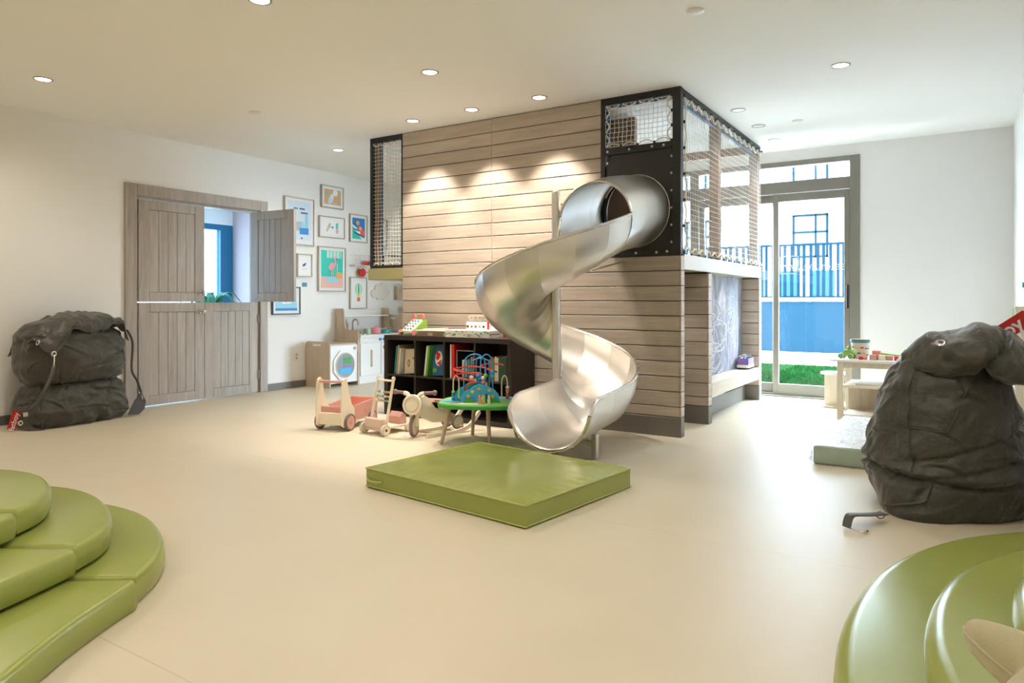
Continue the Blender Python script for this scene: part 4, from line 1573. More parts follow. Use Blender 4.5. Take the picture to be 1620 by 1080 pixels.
def picture(x0, x1, z0, z1, label, art, fm=FRAMEM, border=.035, fw=.014, depth=.028):
    W_, H_ = x1 - x0, z1 - z0
    t = thing('framed_picture', label, 'picture', ((x0 + x1) / 2, Y1 - .002, z0), 0, PG)
    f = MB()
    f.box(-W_ / 2, -W_ / 2 + fw, -depth, 0, 0, H_, .002).box(W_ / 2 - fw, W_ / 2, -depth, 0, 0, H_, .002)
    f.box(-W_ / 2 + fw, W_ / 2 - fw, -depth, 0, 0, fw, .002).box(-W_ / 2 + fw, W_ / 2 - fw, -depth, 0, H_ - fw, H_, .002)
    f.build('frame', fm, t)
    MB().box(-W_ / 2 + fw, W_ / 2 - fw, -depth + .012, -.004, fw, H_ - fw).build('mount_board', PAPER, t)
    aw, ah = W_ - 2 * fw - 2 * border, H_ - 2 * fw - 2 * border
    px_ = lambda u: -aw / 2 + aw * u
    pz_ = lambda v: fw + border + ah * v
    for i, (k, pts) in enumerate(art):
        y = -depth + .0115 - .0006 * i
        if isinstance(pts[0], (int, float)):
            if len(pts) == 4:
                u0, v0, u1, v1 = pts
                out = [(u0, v0), (u1, v0), (u1, v1), (u0, v1)]
            else:
                cu, cv, r_ = pts
                out = [(cu + r_ / aw * math.cos(2 * PI * j / 20), cv + r_ / ah * math.sin(2 * PI * j / 20)) for j in range(20)]
        else:
            out = pts
        n = len(out)
        vs = [(px_(u), y, pz_(v)) for u, v in out] + [(px_(u), y + .001, pz_(v)) for u, v in out]
        fs = [tuple(range(n)), tuple(range(2 * n - 1, n - 1, -1))] + [(j, j + n, (j + 1) % n + n, (j + 1) % n) for j in range(n)]
        MB().add(vs, fs).build('print_shape', C[k], t)
    return t


def oval(cu, cv, a, b, n=18, rot=0):
    return [(cu + a * math.cos(2 * PI * j / n) * math.cos(rot) - b * math.sin(2 * PI * j / n) * math.sin(rot), cv + a * math.cos(2 * PI * j / n) * math.sin(rot) + b * math.sin(2 * PI * j / n) * math.cos(rot)) for j in range(n)]


picture(5.83, 6.305, 1.815, 2.42, 'tall framed print of a blue cactus, partly behind the open door leaf',
        [('paleb', (.0, 0, 1, 1)), ('navy', (.26, .80, .34, .84)), ('navy', (.36, .80, .42, .84)), ('navy', (.50, .80, .72, .84)), ('navy', (.55, .70, .85, .74)), ('grey', oval(.45, .38, .18, .12)), ('sky', oval(.80, .45, .07, .26)), ('sky', oval(.60, .35, .09, .16)), ('blue', (.5, .18, .88, .34)), ('navy', (.55, .06, .62, .10)), ('white', (.0, .0, 1, .03))])
picture(6.43, 6.825, 2.345, 2.645, 'landscape framed print of a pale animal on a tan ground, topmost on the wall',
        [('tan', (0, 0, 1, 1)), ('white', oval(.66, .80, .15, .22)), ('paleb', oval(.40, .32, .14, .30, rot=-.3)), ('white', oval(.46, .56, .10, .16)), ('rose', (.38, .06, .78, .14)), ('teal', oval(.17, .70, .06, .08))])
picture(6.39, 6.845, 1.945, 2.232, 'landscape framed print of a beige shape and a green plant in a pink pot',
        [('white', (0, 0, 1, 1)), ('beige', oval(.32, .48, .06, .34, rot=-.25)), ('tan', oval(.38, .62, .05, .16)), ('blue', oval(.52, .50, .05, .08)), ('teal', oval(.74, .60, .06, .24)), ('pink', [(.67, .36), (.83, .36), (.80, .10), (.70, .10)]), ('rose', oval(.78, .80, .03, .05))])
picture(6.94, 7.278, 1.92, 2.31, 'portrait framed print of red and orange fruit on blue and green',
        [('blue', (0, 0, 1, 1)), ('teal', [(0, 0), (.75, 0), (0, .62)]), ('white', [(.75, 0), (1, 0), (1, .12), (.30, .56), (.0, .68), (0, .62)]), ('navy', [(.0, .78), (.35, .70), (.30, .62)]), ('navy', [(.10, .50), (.60, .44), (.52, .36), (.12, .46)]), ('navy', [(.12, .34), (.95, .16), (.95, .06), (.16, .26)]), ('coral', (.62, .50, .040)), ('coral', (.80, .32, .046)), ('orange', (.42, .76, .032)), ('rose', (.62, .50, .022))])
picture(6.375, 6.862, 1.228, 1.826, 'large portrait framed print of a pink flamingo on turquoise above a pool',
        [('teal', (0, 0, 1, 1)), ('mint', (.25, .80, .95, 1)), ('white', (.28, .80, .33, 1)), ('white', (.42, .80, .47, 1)), ('white', (.58, .80, .63, 1)), ('white', (.74, .80, .79, 1)), ('rose', (0, 0, 1, .30)), ('sky', oval(.48, .22, .32, .07)), ('orange', oval(.82, .34, .16, .09)), ('pink', oval(.48, .58, .17, .09, rot=.3)), ('pink', [(.58, .60), (.66, .60), (.68, .76), (.60, .80), (.58, .76), (.62, .72)]), ('pink', (.62, .79, .022)), ('navy', oval(.69, .77, .03, .02)), ('rose', (.44, .30, .47, .52)), ('rose', (.52, .30, .55, .52)), ('white', (.70, .40, .73, .66))])
picture(6.03, 6.272, 1.41, 1.708, 'small framed print of a blue bird, right behind the edge of the open leaf',
        [('white', (0, 0, 1, 1)), ('navy', oval(.45, .52, .16, .07, rot=.3)), ('blue', oval(.58, .60, .07, .05)), ('grey', (.3, .30, .75, .32))], border=.02)
picture(5.645, 6.078, .93, 1.28, 'blue framed seascape print with a boat, below the open leaf',
        [('sky', (0, 0, 1, 1)), ('paleb', (0, .42, 1, 1)), ('blue', (0, 0, 1, .12)), ('white', [(.28, .42), (.75, .46), (.70, .36), (.34, .34)]), ('coral', (.42, .42, .50, .60))], FRAMEB)
picture(6.943, 7.272, .992, 1.435, 'portrait framed print of a green striped hot air balloon',
        [('white', (0, 0, 1, 1)), ('mint', oval(.5, .66, .30, .24)), ('white', oval(.5, .66, .16, .235)), ('green', oval(.5, .66, .07, .23)), ('yellow', [(.36, .46), (.64, .46), (.56, .34), (.44, .34)]), ('coral', (.38, .16, .62, .32))])
picture(7.39, 7.69, 1.885, 2.29, 'black framed print with a small plant, seen through the left net',
        [('white', (0, 0, 1, 1)), ('green', oval(.4, .5, .10, .22)), ('orange', oval(.45, .30, .10, .06))], FRAMEK)
picture(7.60, 8.10, 1.42, 1.775, 'wide black framed print low behind the left net',
        [('white', (0, 0, 1, 1)), ('paleb', (.2, .2, .8, .6))], FRAMEK)

# wire shelf with red jars
ws = thing('wall_shelf', 'small wire wall shelf beside the flamingo print', 'shelf', (7.17, Y1 - .002, 1.50))
m = MB()
WIRE = mat('white_wire', (.72, .68, .66), .4)
for x in (-.21, -.12, -.03, .06, .15, .21):
    m.tube([(x, 0, .24), (x, -.10, .24), (x, -.10, .10)], .003, 6)
m.tube([(-.21, -.10, .24), (.21, -.10, .24)], .003, 6).tube([(-.21, -.10, .17), (.21, -.10, .17)], .003, 6)
m.build('wire_rail', WIRE, ws)
MB().box(-.22, .22, -.11, 0, .085, .10, .002).build('shelf_board', WHITE, ws)
for i, x in enumerate((.04, .13)):
    t = thing('red_jar', 'small dark red toy jar on the wire wall shelf, ' + ('left' if i == 0 else 'right') + ' of two', 'jar', (7.17 + x, Y1 - .055, 1.60), 0, 'red jars on the wire shelf')
    MB().lathe([(.028, 0), (.032, .006), (.032, .048), (.028, .055)], 18).build('jar_body', RED, t, True)
    MB().lathe([(.030, .055), (.030, .070), (.004, .072)], 18).build('lid', CORAL, t, True)
t = thing('hanging_ladle', 'round dark red toy pan hanging under the wire wall shelf', 'toy pan', (7.14, Y1 - .06, 1.50))
MB().disc((0, 0, .0), (0, 1, 0), .058, .025, 24).build('pan', RED, t, True)
MB().bar((.05, 0, 0), (.16, 0, .01), .012, .008, .002).build('handle', RED, t)
# cloud panel
out = []
for (cx, cz, r_, a0, a1) in ((-.13, -.02, .065, 130, 290), (-.04, -.055, .06, 210, 300), (.06, -.055, .06, 230, 330), (.13, -.01, .065, -80, 80), (.05, .06, .075, 10, 120), (-.06, .045, .07, 60, 190)):
    for k in range(9):
        a = R(a0 + (a1 - a0) * k / 8)
        out.append((cx + r_ * math.cos(a), cz + r_ * math.sin(a)))
cl_ = MB((7.56, Y1 - .02, 1.23)).prism(out, 0, .02, Matrix.Translation((7.56, Y1, 1.23)) @ Matrix.Rotation(R(90), 4, 'X'), .003, 1).build('cloud_plaque', mat('blush_plaque', (.80, .74, .70), .6))
tag(cl_, 'pale cloud shaped wall plaque beside the balloon print', 'wall plaque')
o = MB((7.92, Y1 - .04, 1.19)).box(7.85, 8.0, Y1 - .08, Y1, 1.12, 1.32, .004).build('wooden_wall_box', ELM)
tag(o, 'small wooden wall box right of the cloud plaque, cut by the planked wall', 'wall box')
# switch and socket
o = MB((6.162, Y1, 1.312)).box(6.126, 6.198, Y1 - .010, Y1, 1.286, 1.338, .002).build('wall_switch', mat('teal_switch', (.02, .20, .30), .4))
tag(o, 'small dark teal switch plate on the wall right of the open leaf', 'switch')
t = thing('wall_socket', 'white double socket plate low on the wall beside the toy washing machine', 'socket', (6.03, Y1, .34))
MB().box(-.045, .045, -.008, 0, 0, .11, .003).build('plate', WHITE, t)
for z in (.035, .075):
    MB().box(-.014, .014, -.0095, -.007, z - .01, z + .01, .001).build('outlet', mat('socket_slot', (.3, .3, .3), .5), t)
# ================================================================ TOY KITCHEN ALONG THE LEFT WALL
def side_panel(org, x0, x1, prof, name, mtl, parent, slot=None):
    """board in the Y-Z plane, thickness x0..x1"""
    mm = MB(org)
    M = Matrix(((0, 0, 1, 0), (1, 0, 0, 0), (0, 1, 0, 0), (0, 0, 0, 1)))
    mm.prism(prof, x0, x1, M, .003, 1)
    return mm.build(name, mtl, parent, True)


def rounded(y0, y1, z0, z1, r=.04, n=5):
    out = [(y0, z0), (y1, z0)]
    out += [(y1 - r + r * math.cos(a), z1 - r + r * math.sin(a)) for a in [PI / 2 * k / n for k in range(n + 1)]]
    out += [(y0 + r + r * math.cos(a), z1 - r + r * math.sin(a)) for a in [PI / 2 + PI / 2 * k / n for k in range(n + 1)]]
    return out


WO = (6.42, 6.92, 0)
wm = thing('toy_washing_machine', 'toy washing machine in white and pale wood with a round door', 'toy appliance', WO)
side_panel(WO, 6.165, 6.185, rounded(6.695, 7.14, 0, .585), 'side_panel', ELM, wm)
side_panel(WO, 6.655, 6.675, rounded(6.695, 7.14, 0, .585), 'side_panel', ELM, wm)
MB(WO).box(6.162, 6.166, 6.86, 7.0, .525, .55, .004).build('grip_slot', PAPER, wm)
MB(WO).box(6.185, 6.655, 6.71, 7.13, .05, .53, .002).build('cabinet', WHITE, wm)
MB(WO).box(6.185, 6.655, 6.72, 7.13, .53, .55, .002).build('top_board', ELM, wm)
MB(WO).box(6.185, 6.655, 6.705, 6.71, .44, .525).build('control_panel', WHITE, wm)
dr = MB(WO)
M = Matrix.Translation((6.42, 6.70, .275)) @ Matrix.Rotation(R(90), 4, 'X')
o8 = [(.205 * math.cos(2 * PI * k / 8 + PI / 8), .205 * math.sin(2 * PI * k / 8 + PI / 8)) for k in range(8)]
dr = MB(WO).prism(o8, -.008, .012, M, .003, 1).build('door', WHITE, wm, True)
MB(WO).lathe([(.150, .010), (.165, .012), (.165, .018), (.150, .018)], 36, M, True).build('porthole_ring', ELM, dr, True)
PORT = mat('porthole_glass', (.30, .33, .38), .12)
MB(WO).lathe([(.151, .008), (.151, .014), (.003, .0145)], 36, M).build('porthole', PORT, dr, True)
for k, (a, b, c, d, mm_) in enumerate(((-.03, .10, .02, .10, GRN), (-.10, .11, -.11, -.04, SKYB), (-.03, .12, -.02, .0, mat('violet_cloth', (.25, .2, .42), .6)))):
    MB(WO).box(6.42 + a, 6.42 + b, 6.682, 6.6855, .275 + c, .275 + d).build('laundry', mm_, dr)
MB(WO).cyl((6.60, 6.705, .485), (6.60, 6.685, .485), .02, 16).build('dial', ELM, wm, True)

KO = (7.1, 6.92, 0)
kt = thing('toy_kitchen', 'white toy kitchen with pale wood hutch, faucet and hob', 'toy kitchen', KO)
prof = [(7.14, 0), (7.14, 1.0), (7.02, 1.0), (7.0, .985), (6.985, .80), (6.965, .735), (6.93, .715), (6.74, .715), (6.72, .70), (6.715, 0)]
side_panel(KO, 6.685, 6.705, prof, 'side_panel', ELM, kt)
side_panel(KO, 7.555, 7.575, prof, 'side_panel', ELM, kt)
MB(KO).box(6.705, 7.555, 6.70, 7.13, .615, .645, .003).build('worktop', WHITE, kt)
MB(KO).box(6.705, 7.555, 6.725, 7.13, .06, .615).build('carcass', WHITE, kt)
MB(KO).box(6.705, 7.555, 6.74, 7.1, 0, .06).build('plinth', WHITE, kt)
MB(KO).box(6.705, 7.555, 7.125, 7.14, .645, .98).build('back_board', WHITE, kt)
MB(KO).box(6.705, 7.555, 7.0, 7.125, .885, .90, .002).build('hutch_shelf', WHITE, kt)
MB(KO).box(6.71, 7.55, 6.712, 6.725, .545, .612, .002).build('control_panel', WHITE, kt)
for x in (7.08, 7.16, 7.24):
    MB(KO).cyl((x, 6.712, .58), (x, 6.69, .58), .018, 14).build('knob', BLUE, kt, True)
d = MB(KO).box(6.715, 7.10, 6.708, 6.725, .10, .535, .004).build('cupboard_door', WHITE, kt)
MB(KO).box(6.90, 6.935, 6.695, 6.709, .215, .445, .006).build('handle', ELM, d)
d = MB(KO).box(7.11, 7.55, 6.708, 6.725, .10, .535, .004).build('oven_door', WHITE, kt)
M = Matrix.Translation((7.33, 6.708, .31)) @ Matrix.Rotation(R(90), 4, 'X')
MB(KO).lathe([(.12, 0), (.15, 0), (.15, .010), (.12, .010)], 30, M, True).build('window_ring', ELM, d, True)
MB(KO).lathe([(.121, 0), (.121, .006), (.002, .006)], 30, M).build('window', SKYB, d, True)
MB(KO).cyl((7.17, 6.708, .47), (7.17, 6.685, .47), .03, 16).build('knob', ELM, d, True)
fa_ = MB(KO).tube([(6.90, 7.04, .645), (6.90, 7.04, .80)] + [(6.90, 6.99 + .05 * math.cos(a), .80 + .05 * math.sin(a)) for a in [PI * k / 8 for k in range(1, 9)]] + [(6.90, 6.94, .77)], .014, 10).build('faucet', ELM, kt, True)
MB(KO).cyl((6.82, 7.05, .645), (6.82, 7.05, .80), .016, 12).build('tap_lever', ELM, kt, True)
MB(KO).lathe([(.09, .646), (.10, .648), (.10, .652), (.085, .650), (.075, .63), (.01, .625)], 26, Matrix.Translation((6.90, 6.89, 0))).build('basin', CHROME, kt, True)


def pot(name, label, loc, r, h, mtl, handle=None, lid=None, base=None):
    t = thing(name, label, 'toy pot', loc, 0, 'toy cookware on the toy kitchen')
    MB().lathe([(r * .9, 0), (r, .006), (r, h), (r * .9, h), (r * .88, .01), (.004, .01)], 24).build('pot_body', mtl, t, True)
    if lid:
        MB().lathe([(r, h + .001), (r * .95, h + .01), (r * .3, h + .018), (r * .2, h + .03), (.003, h + .032)], 24).build('lid', lid, t, True)
    if handle:
        MB().bar((r * .9, 0, h * .8), (r + .12, -.02, h * .95), .018, .012, .003).build('handle', handle, t)
    return t


PINKP = mat('candy_pink_paint', (.82, .33, .38), .4)
TEALP = mat('teal_paint', (.02, .42, .40), .4)
pot('toy_pot', 'pale green toy pot on the hob, left of the pink pot', (7.03, 6.90, .646), .05, .075, mat('pale_green_paint', (.45, .62, .45), .4))
pot('toy_pot', 'pink toy pot with lid and handle on the toy kitchen hob', (7.18, 6.88, .646), .068, .075, PINKP, CORAL, PINKP)
pot('toy_pan', 'teal toy pan with blue handle on the toy kitchen hob', (7.36, 6.88, .646), .075, .05, TEALP, SKYB)

RO = (7.85, 6.92, 0)
fr = thing('toy_fridge', 'tall toy cupboard with a slotted wooden side, next to the toy kitchen', 'toy appliance', RO)
side_panel(RO, 7.595, 7.615, rounded(6.75, 7.14, 0, .905, .02), 'side_panel', ELM, fr)
side_panel(RO, 8.08, 8.10, rounded(6.75, 7.14, 0, .905, .02), 'side_panel', ELM, fr)
MB(RO).box(7.615, 8.08, 6.77, 7.13, .03, .88, .002).build('cabinet', WHITE, fr)
MB(RO).box(7.592, 7.596, 6.90, 7.03, .84, .862, .004).build('grip_slot', PAPER, fr)
t = thing('wire_basket', 'small round basket with navy bits on top of the toy cupboard', 'basket', (7.75, 6.9, .905))
m = MB()
for z, r_ in ((0, .05), (.03, .065), (.06, .072), (.09, .068), (.115, .055)):
    m.tube([(r_ * math.cos(2 * PI * k / 18), r_ * math.sin(2 * PI * k / 18), z + .003) for k in range(18)], .003, 5, closed=True)
for k in range(12):
    a = 2 * PI * k / 12
    m.tube([(r_ * math.cos(a), r_ * math.sin(a), z + .003) for z, r_ in ((0, .05), (.03, .065), (.06, .072), (.09, .068), (.115, .055))], .003, 5)
m.build('wire_frame', mat('rose_wire', (.55, .40, .34), .4), t, True)
for i in range(5):
    MB().ball((.03 * math.cos(i * 2.3), .03 * math.sin(i * 2.3), .03 + .012 * i), .020, 10, 7).build('wooden_ball', [C['navy'], C['beige'], C['white']][i % 3], t, True)

# ================================================================ BLACK CUBE BOOKCASE
BX0, BX1, BYa, BYb, BH = 5.08, 5.468, 3.28, 4.76, .77
BO = ((BX0 + BX1) / 2, (BYa + BYb) / 2, 0)
bk = thing('cube_bookcase', 'black-brown eight-cube bookcase against the planked wall', 'bookcase', BO)
MB(BO).box(BX0, BX1, BYa, BYb, BH - .045, BH, .002).build('top_board', DARKW, bk)
MB(BO).box(BX0, BX1, BYa, BYb, 0, .045, .002).build('bottom_board', DARKW, bk)
MB(BO).box(BX0, BX1, BYa, BYa + .045, .045, BH - .045, .002).build('side_board', DARKW, bk)
MB(BO).box(BX0, BX1, BYb - .045, BYb, .045, BH - .045, .002).build('side_board', DARKW, bk)
cw = (BYb - BYa - .09) / 4
for k in (1, 2, 3):
    y = BYa + .045 + cw * k
    MB(BO).box(BX0 + .002, BX1, y - .009, y + .009, .045, BH - .045).build('divider', DARKW, bk)
MB(BO).box(BX0 + .003, BX1, BYa + .045, BYb - .045, .377, .393).build('shelf', DARKW, bk)
MB(BO).box(BX1 - .008, BX1 - .002, BYa + .04, BYb - .04, .04, BH - .04).build('back_panel', DARKW, bk)


def book(y, w, h, dpt, col, label, tilt=0.0, x=BX0 + .04, z=.393, spine=None, cover=None, yaw=0.0):
    """stands with spine towards -x ; y = right-hand (low y) foot, thickness w along +y"""
    t = thing('book', label, 'book', (x, y, z), yaw, 'books in the black bookcase')
    t.rotation_euler = (tilt, 0, yaw)
    MB().box(0, dpt, 0, .0025, 0, h).box(0, dpt, w - .0025, w, 0, h).box(-.001, .002, 0, w, 0, h).build('cover', col, t)
    MB().box(.003, dpt - .003, .0025, w - .0025, .002, h - .003).build('pages', PAPER, t)
    return t


K = {k: mat('book_' + k, v, .45) for k, v in dict(teal=(.02, .25, .32), tan=(.52, .38, .22), cream=(.66, .58, .42), white=(.7, .68, .62), green=(.10, .36, .05), red=(.55, .02, .02), blue=(.02, .11, .22), brown=(.25, .16, .10), black=(.02, .02, .022), dgreen=(.02, .07, .03), orange=(.6, .25, .06), grey=(.3, .3, .3)).items()}
c1 = BYa + .045 + cw * 3      # leftmost cell in view: Y c1..c1+cw
book(c1 + .285, .012, .27, .22, K['teal'], 'thin teal book leaning at the left end of the left cube', R(6))
book(c1 + .260, .014, .28, .23, K['tan'], 'tan picture book leaning next to the teal book', R(6))
book(c1 + .235, .016, .25, .22, K['white'], 'white book leaning between the tan and the cream books', R(6))
# face-out cream book


def face_book(yc, w, h, col, label, shapes, x=BX0 + .05, z=.393, lean=R(8), tilt=R(-4)):
    t = thing('book', label, 'book', (x, yc, z + .012), 0, 'books in the black bookcase')
    t.rotation_euler = (tilt, lean, 0)
    MB().box(0, .003, -w / 2, w / 2, 0, h).box(.018, .021, -w / 2, w / 2, 0, h).box(0, .021, w / 2 - .003, w / 2, 0, h).build('cover', col, t)
    MB().box(.003, .018, -w / 2 + .004, w / 2 - .003, .003, h - .004).build('pages', PAPER, t)
    for i, (mm_, out) in enumerate(shapes):
        n = len(out)
        x_ = -.0008 * (i + 1)
        vs = [(x_, -w / 2 + w * (1 - u), h * v) for u, v in out] + [(.0, -w / 2 + w * (1 - u), h * v) for u, v in out]
        fs = [tuple(range(n)), tuple(range(2 * n - 1, n - 1, -1))] + [(j, j + n, (j + 1) % n + n, (j + 1) % n) for j in range(n)]
        MB().add(vs, fs).build('cover_print', mm_, t)
    return t


face_book(c1 + .10, .185, .235, K['cream'], 'cream book shown face-on with a brown oval drawing, in the left cube', [(K['brown'], oval(.28, .42, .10, .16)), (K['tan'], oval(.28, .42, .06, .10)), (K['grey'], oval(.62, .62, .12, .05))], x=BX0 + .07)
c2 = BYa + .045 + cw * 2
book(c2 + .245, .018, .285, .24, K['white'], 'white-spined book leaning at the left of the second cube', R(7), x=BX0 + .03)
book(c2 + .222, .020, .29, .24, K['green'], 'bright green book leaning beside the red fish book', R(7), x=BX0 + .03)
face_book(c2 + .09, .175, .29, K['blue'], 'dark blue book shown face-on with a red and white fish', [(K['white'], oval(.42, .55, .24, .24)), (K['red'], oval(.38, .62, .16, .10, rot=.5)), (K['red'], [(.30, .40), (.62, .52), (.55, .30)]), (K['red'], [(.2, .7), (.35, .85), (.40, .65)]), (K['green'], oval(.18, .18, .14, .08))], x=BX0 + .05)
c3 = BYa + .045 + cw
book(c3 + .275, .014, .31, .25, K['white'], 'tall white book at the left end of the third cube', x=BX0 + .02)
book(c3 + .240, .030, .31, .25, K['red'], 'thick red book in the third cube', x=BX0 + .02)
bx = thing('storage_box', 'open black box with pale edges in the third cube', 'box', (BX0 + .03, c3 + .115, .393))
MB().box(0, .25, -.105, .105, 0, .01).box(0, .25, -.105, -.100, 0, .26).box(0, .25, .100, .105, 0, .26).box(.24, .25, -.105, .105, 0, .26).box(0, .25, -.105, .105, .25, .26).build('carton', K['black'], bx)
MB().box(-.003, 0, -.107, .107, .253, .259).box(-.003, 0, .100, .106, 0, .26).box(-.003, 0, -.107, .107, .08, .086).build('pale_edging', K['grey'], bx)
for i, (k, h_) in enumerate((('tan', .20), ('brown', .19), ('teal', .17), ('grey', .165), ('cream', .16))):
    book(c3 + .025 + .031 * i, .024, h_, .16, K[k], 'small %s book standing inside the black box' % dict(tan='tan', brown='brown', teal='teal', grey='grey', cream='cream')[k], x=BX0 + .05, z=.404)
c4 = BYa + .045
for i, (k, w, h_, lb) in enumerate((('dgreen', .085, .215, 'broad dark green'), ('white', .016, .205, 'thin white'), ('cream', .02, .215, 'cream'), ('green', .014, .20, 'thin green'), ('red', .022, .215, 'red'), ('teal', .02, .19, 'teal'))):
    book(c4 + .03 + sum((.087, .018, .022, .016, .024, .022)[:i]), w, h_, .19, K[k], lb + ' book in the right-hand cube', x=BX0 + .04)

# things on top of the bookcase
TZ = BH
wg = thing('telephone_toy', 'green wedge toy with coral wheels and rows of coloured buttons on the bookcase', 'toy', (5.22, 4.50, TZ), R(-8))
prof = [(-.10, .03), (.10, .03), (.10, .145), (.06, .15)]
Mz = Matrix(((1, 0, 0, 0), (0, 0, -1, 0), (0, 1, 0, 0), (0, 0, 0, 1)))
MB().prism(prof, -.085, .085, Mz, .003, 1).build('body', LIME, wg, True)
sl_a = math.atan2(.12, .16)
Mf = Matrix.Translation((-.02, 0, .092)) @ Matrix.Rotation(-sl_a, 4, 'Y')
MB().box(-.09, .09, -.07, .07, -.002, .006, .002, 1, Mf).build('key_plate', WHITE, wg)
for i in range(4):
    for j in range(3):
        c = Mf @ Vector((.06 - .04 * i, .04 - .04 * j, .008))
        MB().ball(c, .011, 10, 6).build('button', [RED, BLUE, GRN, YEL, SKYB, PINK][(i * 2 + j) % 6], wg, True)
for (x, y) in ((-.085, .09), (-.085, -.09), (.08, .09), (.08, -.09)):
    MB().disc((x, y, .028), (0, 1, 0), .028, .016, 20).build('wheel', CORAL, wg, True)
hndl = MB().tube(spline([(.07, .055, .14), (.08, .055, .19), (.08, 0, .20), (.08, -.055, .19), (.07, -.055, .14)], 5), .007, 8).build('handle', YEL, wg, True)
for y in (.06, -.06):
    MB().disc((.055, y, .175), (1, 0, 0), .03, .016, 20).build('ear_disc', CORAL, wg, True)
bd_ = thing('wooden_board', 'flat pale wooden tray with dark slots on the bookcase', 'tray', (5.22, 4.20, TZ), R(2))
MB().box(-.13, .13, -.17, .17, .045, .058, .003).build('lid', BIRCH, bd_)
MB().box(-.12, .12, -.16, .16, 0, .04, .003).build('tray_body', ELM, bd_)
for y in (-.09, .09):
    MB().box(-.1225, -.118, y - .06, y + .06, .008, .034).build('slot', K['brown'], bd_)
MB().bar((-.10, .10, .066), (.08, -.06, .070), .03, .006, .002).build('loose_slat', BIRCH, bd_)
bxp = thing('puzzle_box', 'low white puzzle box with a confetti coloured side on the bookcase', 'box', (5.19, 3.77, TZ), R(4))
MB().box(-.10, .10, -.235, .235, 0, .032, .002).build('box_base', WHITE, bxp)
MB().box(-.103, .103, -.238, .238, .034, .066, .002).build('lid', PAPER, bxp)
rnd = random.Random(5)
for i in range(26):
    y = -.23 + .46 * (i + .5) / 26
    a = rnd.uniform(.006, .016)
    z = rnd.uniform(.012, .056)
    MB().disc((-.1035, y, z), (1, 0, 0), a * .75, .003, 8).build('confetti_print', [TEALP, CORAL, LIME, YEL, SKYB, PINK, GRN][i % 7], bxp)
# castle sets behind
cs = thing('toy_game_box', 'white and red toy box with small drawings behind the puzzle box', 'box', (5.34, 3.80, TZ), 0)
MB().box(-.05, .05, -.12, .12, 0, .135, .003).build('carton', PAPER, cs)
MB().box(-.0515, -.05, -.06, .12, .035, .062).build('red_band', RED, cs)
for i in range(5):
    MB().disc((-.051, .10 - .045 * i, .092), (1, 0, 0), .012, .003, 10).build('small_print', [K['black'], K['brown'], K['red'], K['grey'], K['black']][i], cs)
cs = thing('toy_game_box', 'grey and red toy box with a round dial picture, right behind the puzzle box', 'box', (5.34, 3.575, TZ), 0)
MB().box(-.05, .05, -.10, .10, 0, .14, .003).build('carton', mat('grey_card', (.50, .50, .52), .5), cs)
MB().box(-.0515, .051, -.103, -.07, 0, .141).build('red_band', RED, cs)
MB().box(-.0515, .051, .085, .103, 0, .141).build('red_band', RED, cs)
MB().disc((-.051, .01, .075), (1, 0, 0), .045, .003, 24).build('dial', PAPER, cs)
MB().bar((-.054, .01, .075), (-.054, .01, .110), .005, .003).bar((-.054, .01, .075), (-.054, -.02, .085), .005, .003).build('dial_hands', K['black'], cs)
cr = thing('toy_crate', 'pale open-work toy fence lying on top of the two toy boxes', 'toy', (5.34, 3.70, TZ + .14), 0)
m = MB()
for z in (.008, .045):
    m.box(-.04, .04, -.22, .20, z, z + .010)
for k in range(9):
    y = -.21 + .05 * k
    m.box(-.04, -.03, y, y + .012, .008, .052)
m.build('slat_frame', BIRCH, cr)

# ================================================================ PUSH CARTS AND ROCKER BIKE
def wheel(parent, c, axis, r, th, tyre, disc_, hub=None):
    w = MB()
    c = Vector(c)
    a = Vector(axis).normalized()
    M = Matrix.Translation(c) @ a.to_track_quat('Z', 'Y').to_matrix().to_4x4()
    w = MB().lathe([(r * .82, -th / 2), (r * .97, -th / 2), (r, -th / 4), (r, th / 4), (r * .97, th / 2), (r * .82, th / 2)], 28, M, True).build('wheel', tyre, parent, True)
    MB().lathe([(.003, -th * .42), (r * .83, -th * .42), (r * .83, th * .42), (.003, th * .42)], 24, M).build('wheel_disc', disc_, w, True)
    MB().lathe([(.010, -th * .62), (.010, th * .62), (.002, th * .66)], 12, M).build('hub', hub or BOLT, w, True)
    return w


TYRE = mat('grey_brown_rubber', (.16, .12, .11), .6)
XZ = Matrix(((1, 0, 0, 0), (0, 0, -1, 0), (0, 1, 0, 0), (0, 0, 0, 1)))    # outline (x,z) extruded along -y
c1_ = thing('push_cart', 'cream wooden push cart with pink wheels, pink tray and rose handle bar', 'toy cart', (4.195, 4.52, 0), R(13))
brd = [(-.055, .05), (-.02, .03), (.13, .03), (.20, .06), (.21, .11), (.16, .15), (.09, .22), (.045, .32), (.02, .43), (-.005, .45), (-.04, .435), (-.05, .40), (-.06, .2)]
for y in (.125, -.125):
    sb = MB().prism(brd, -.009 - y, .009 - y, XZ, .003, 1).build('side_board', CREAM, c1_, True)
    MB().disc((.10, y + math.copysign(.012, y), .09), (0, 1, 0), .018, .006, 14).build('pin', CORAL, sb, True)
MB().cyl((-.02, -.12, .415), (-.02, .12, .415), .012, 14).build('handle_bar', PINK, c1_, True)
MB().box(-.03, -.015, -.116, .116, .05, .15, .002).build('rear_board', CREAM, c1_)
MB().box(-.015, .47, -.116, .116, .06, .075, .002).build('tray_floor', BIRCH, c1_)
for y in (.125, -.125):
    MB().prism([(.13, .075), (.49, .06), (.52, .23), (.13, .20)], -.006 - y * 1.04, .006 - y * 1.04, XZ, .002, 1).build('tray_side', PINK, c1_, True)
MB().box(.475, .49, -.13, .13, .06, .225, .002).build('tray_front', CORAL, c1_)
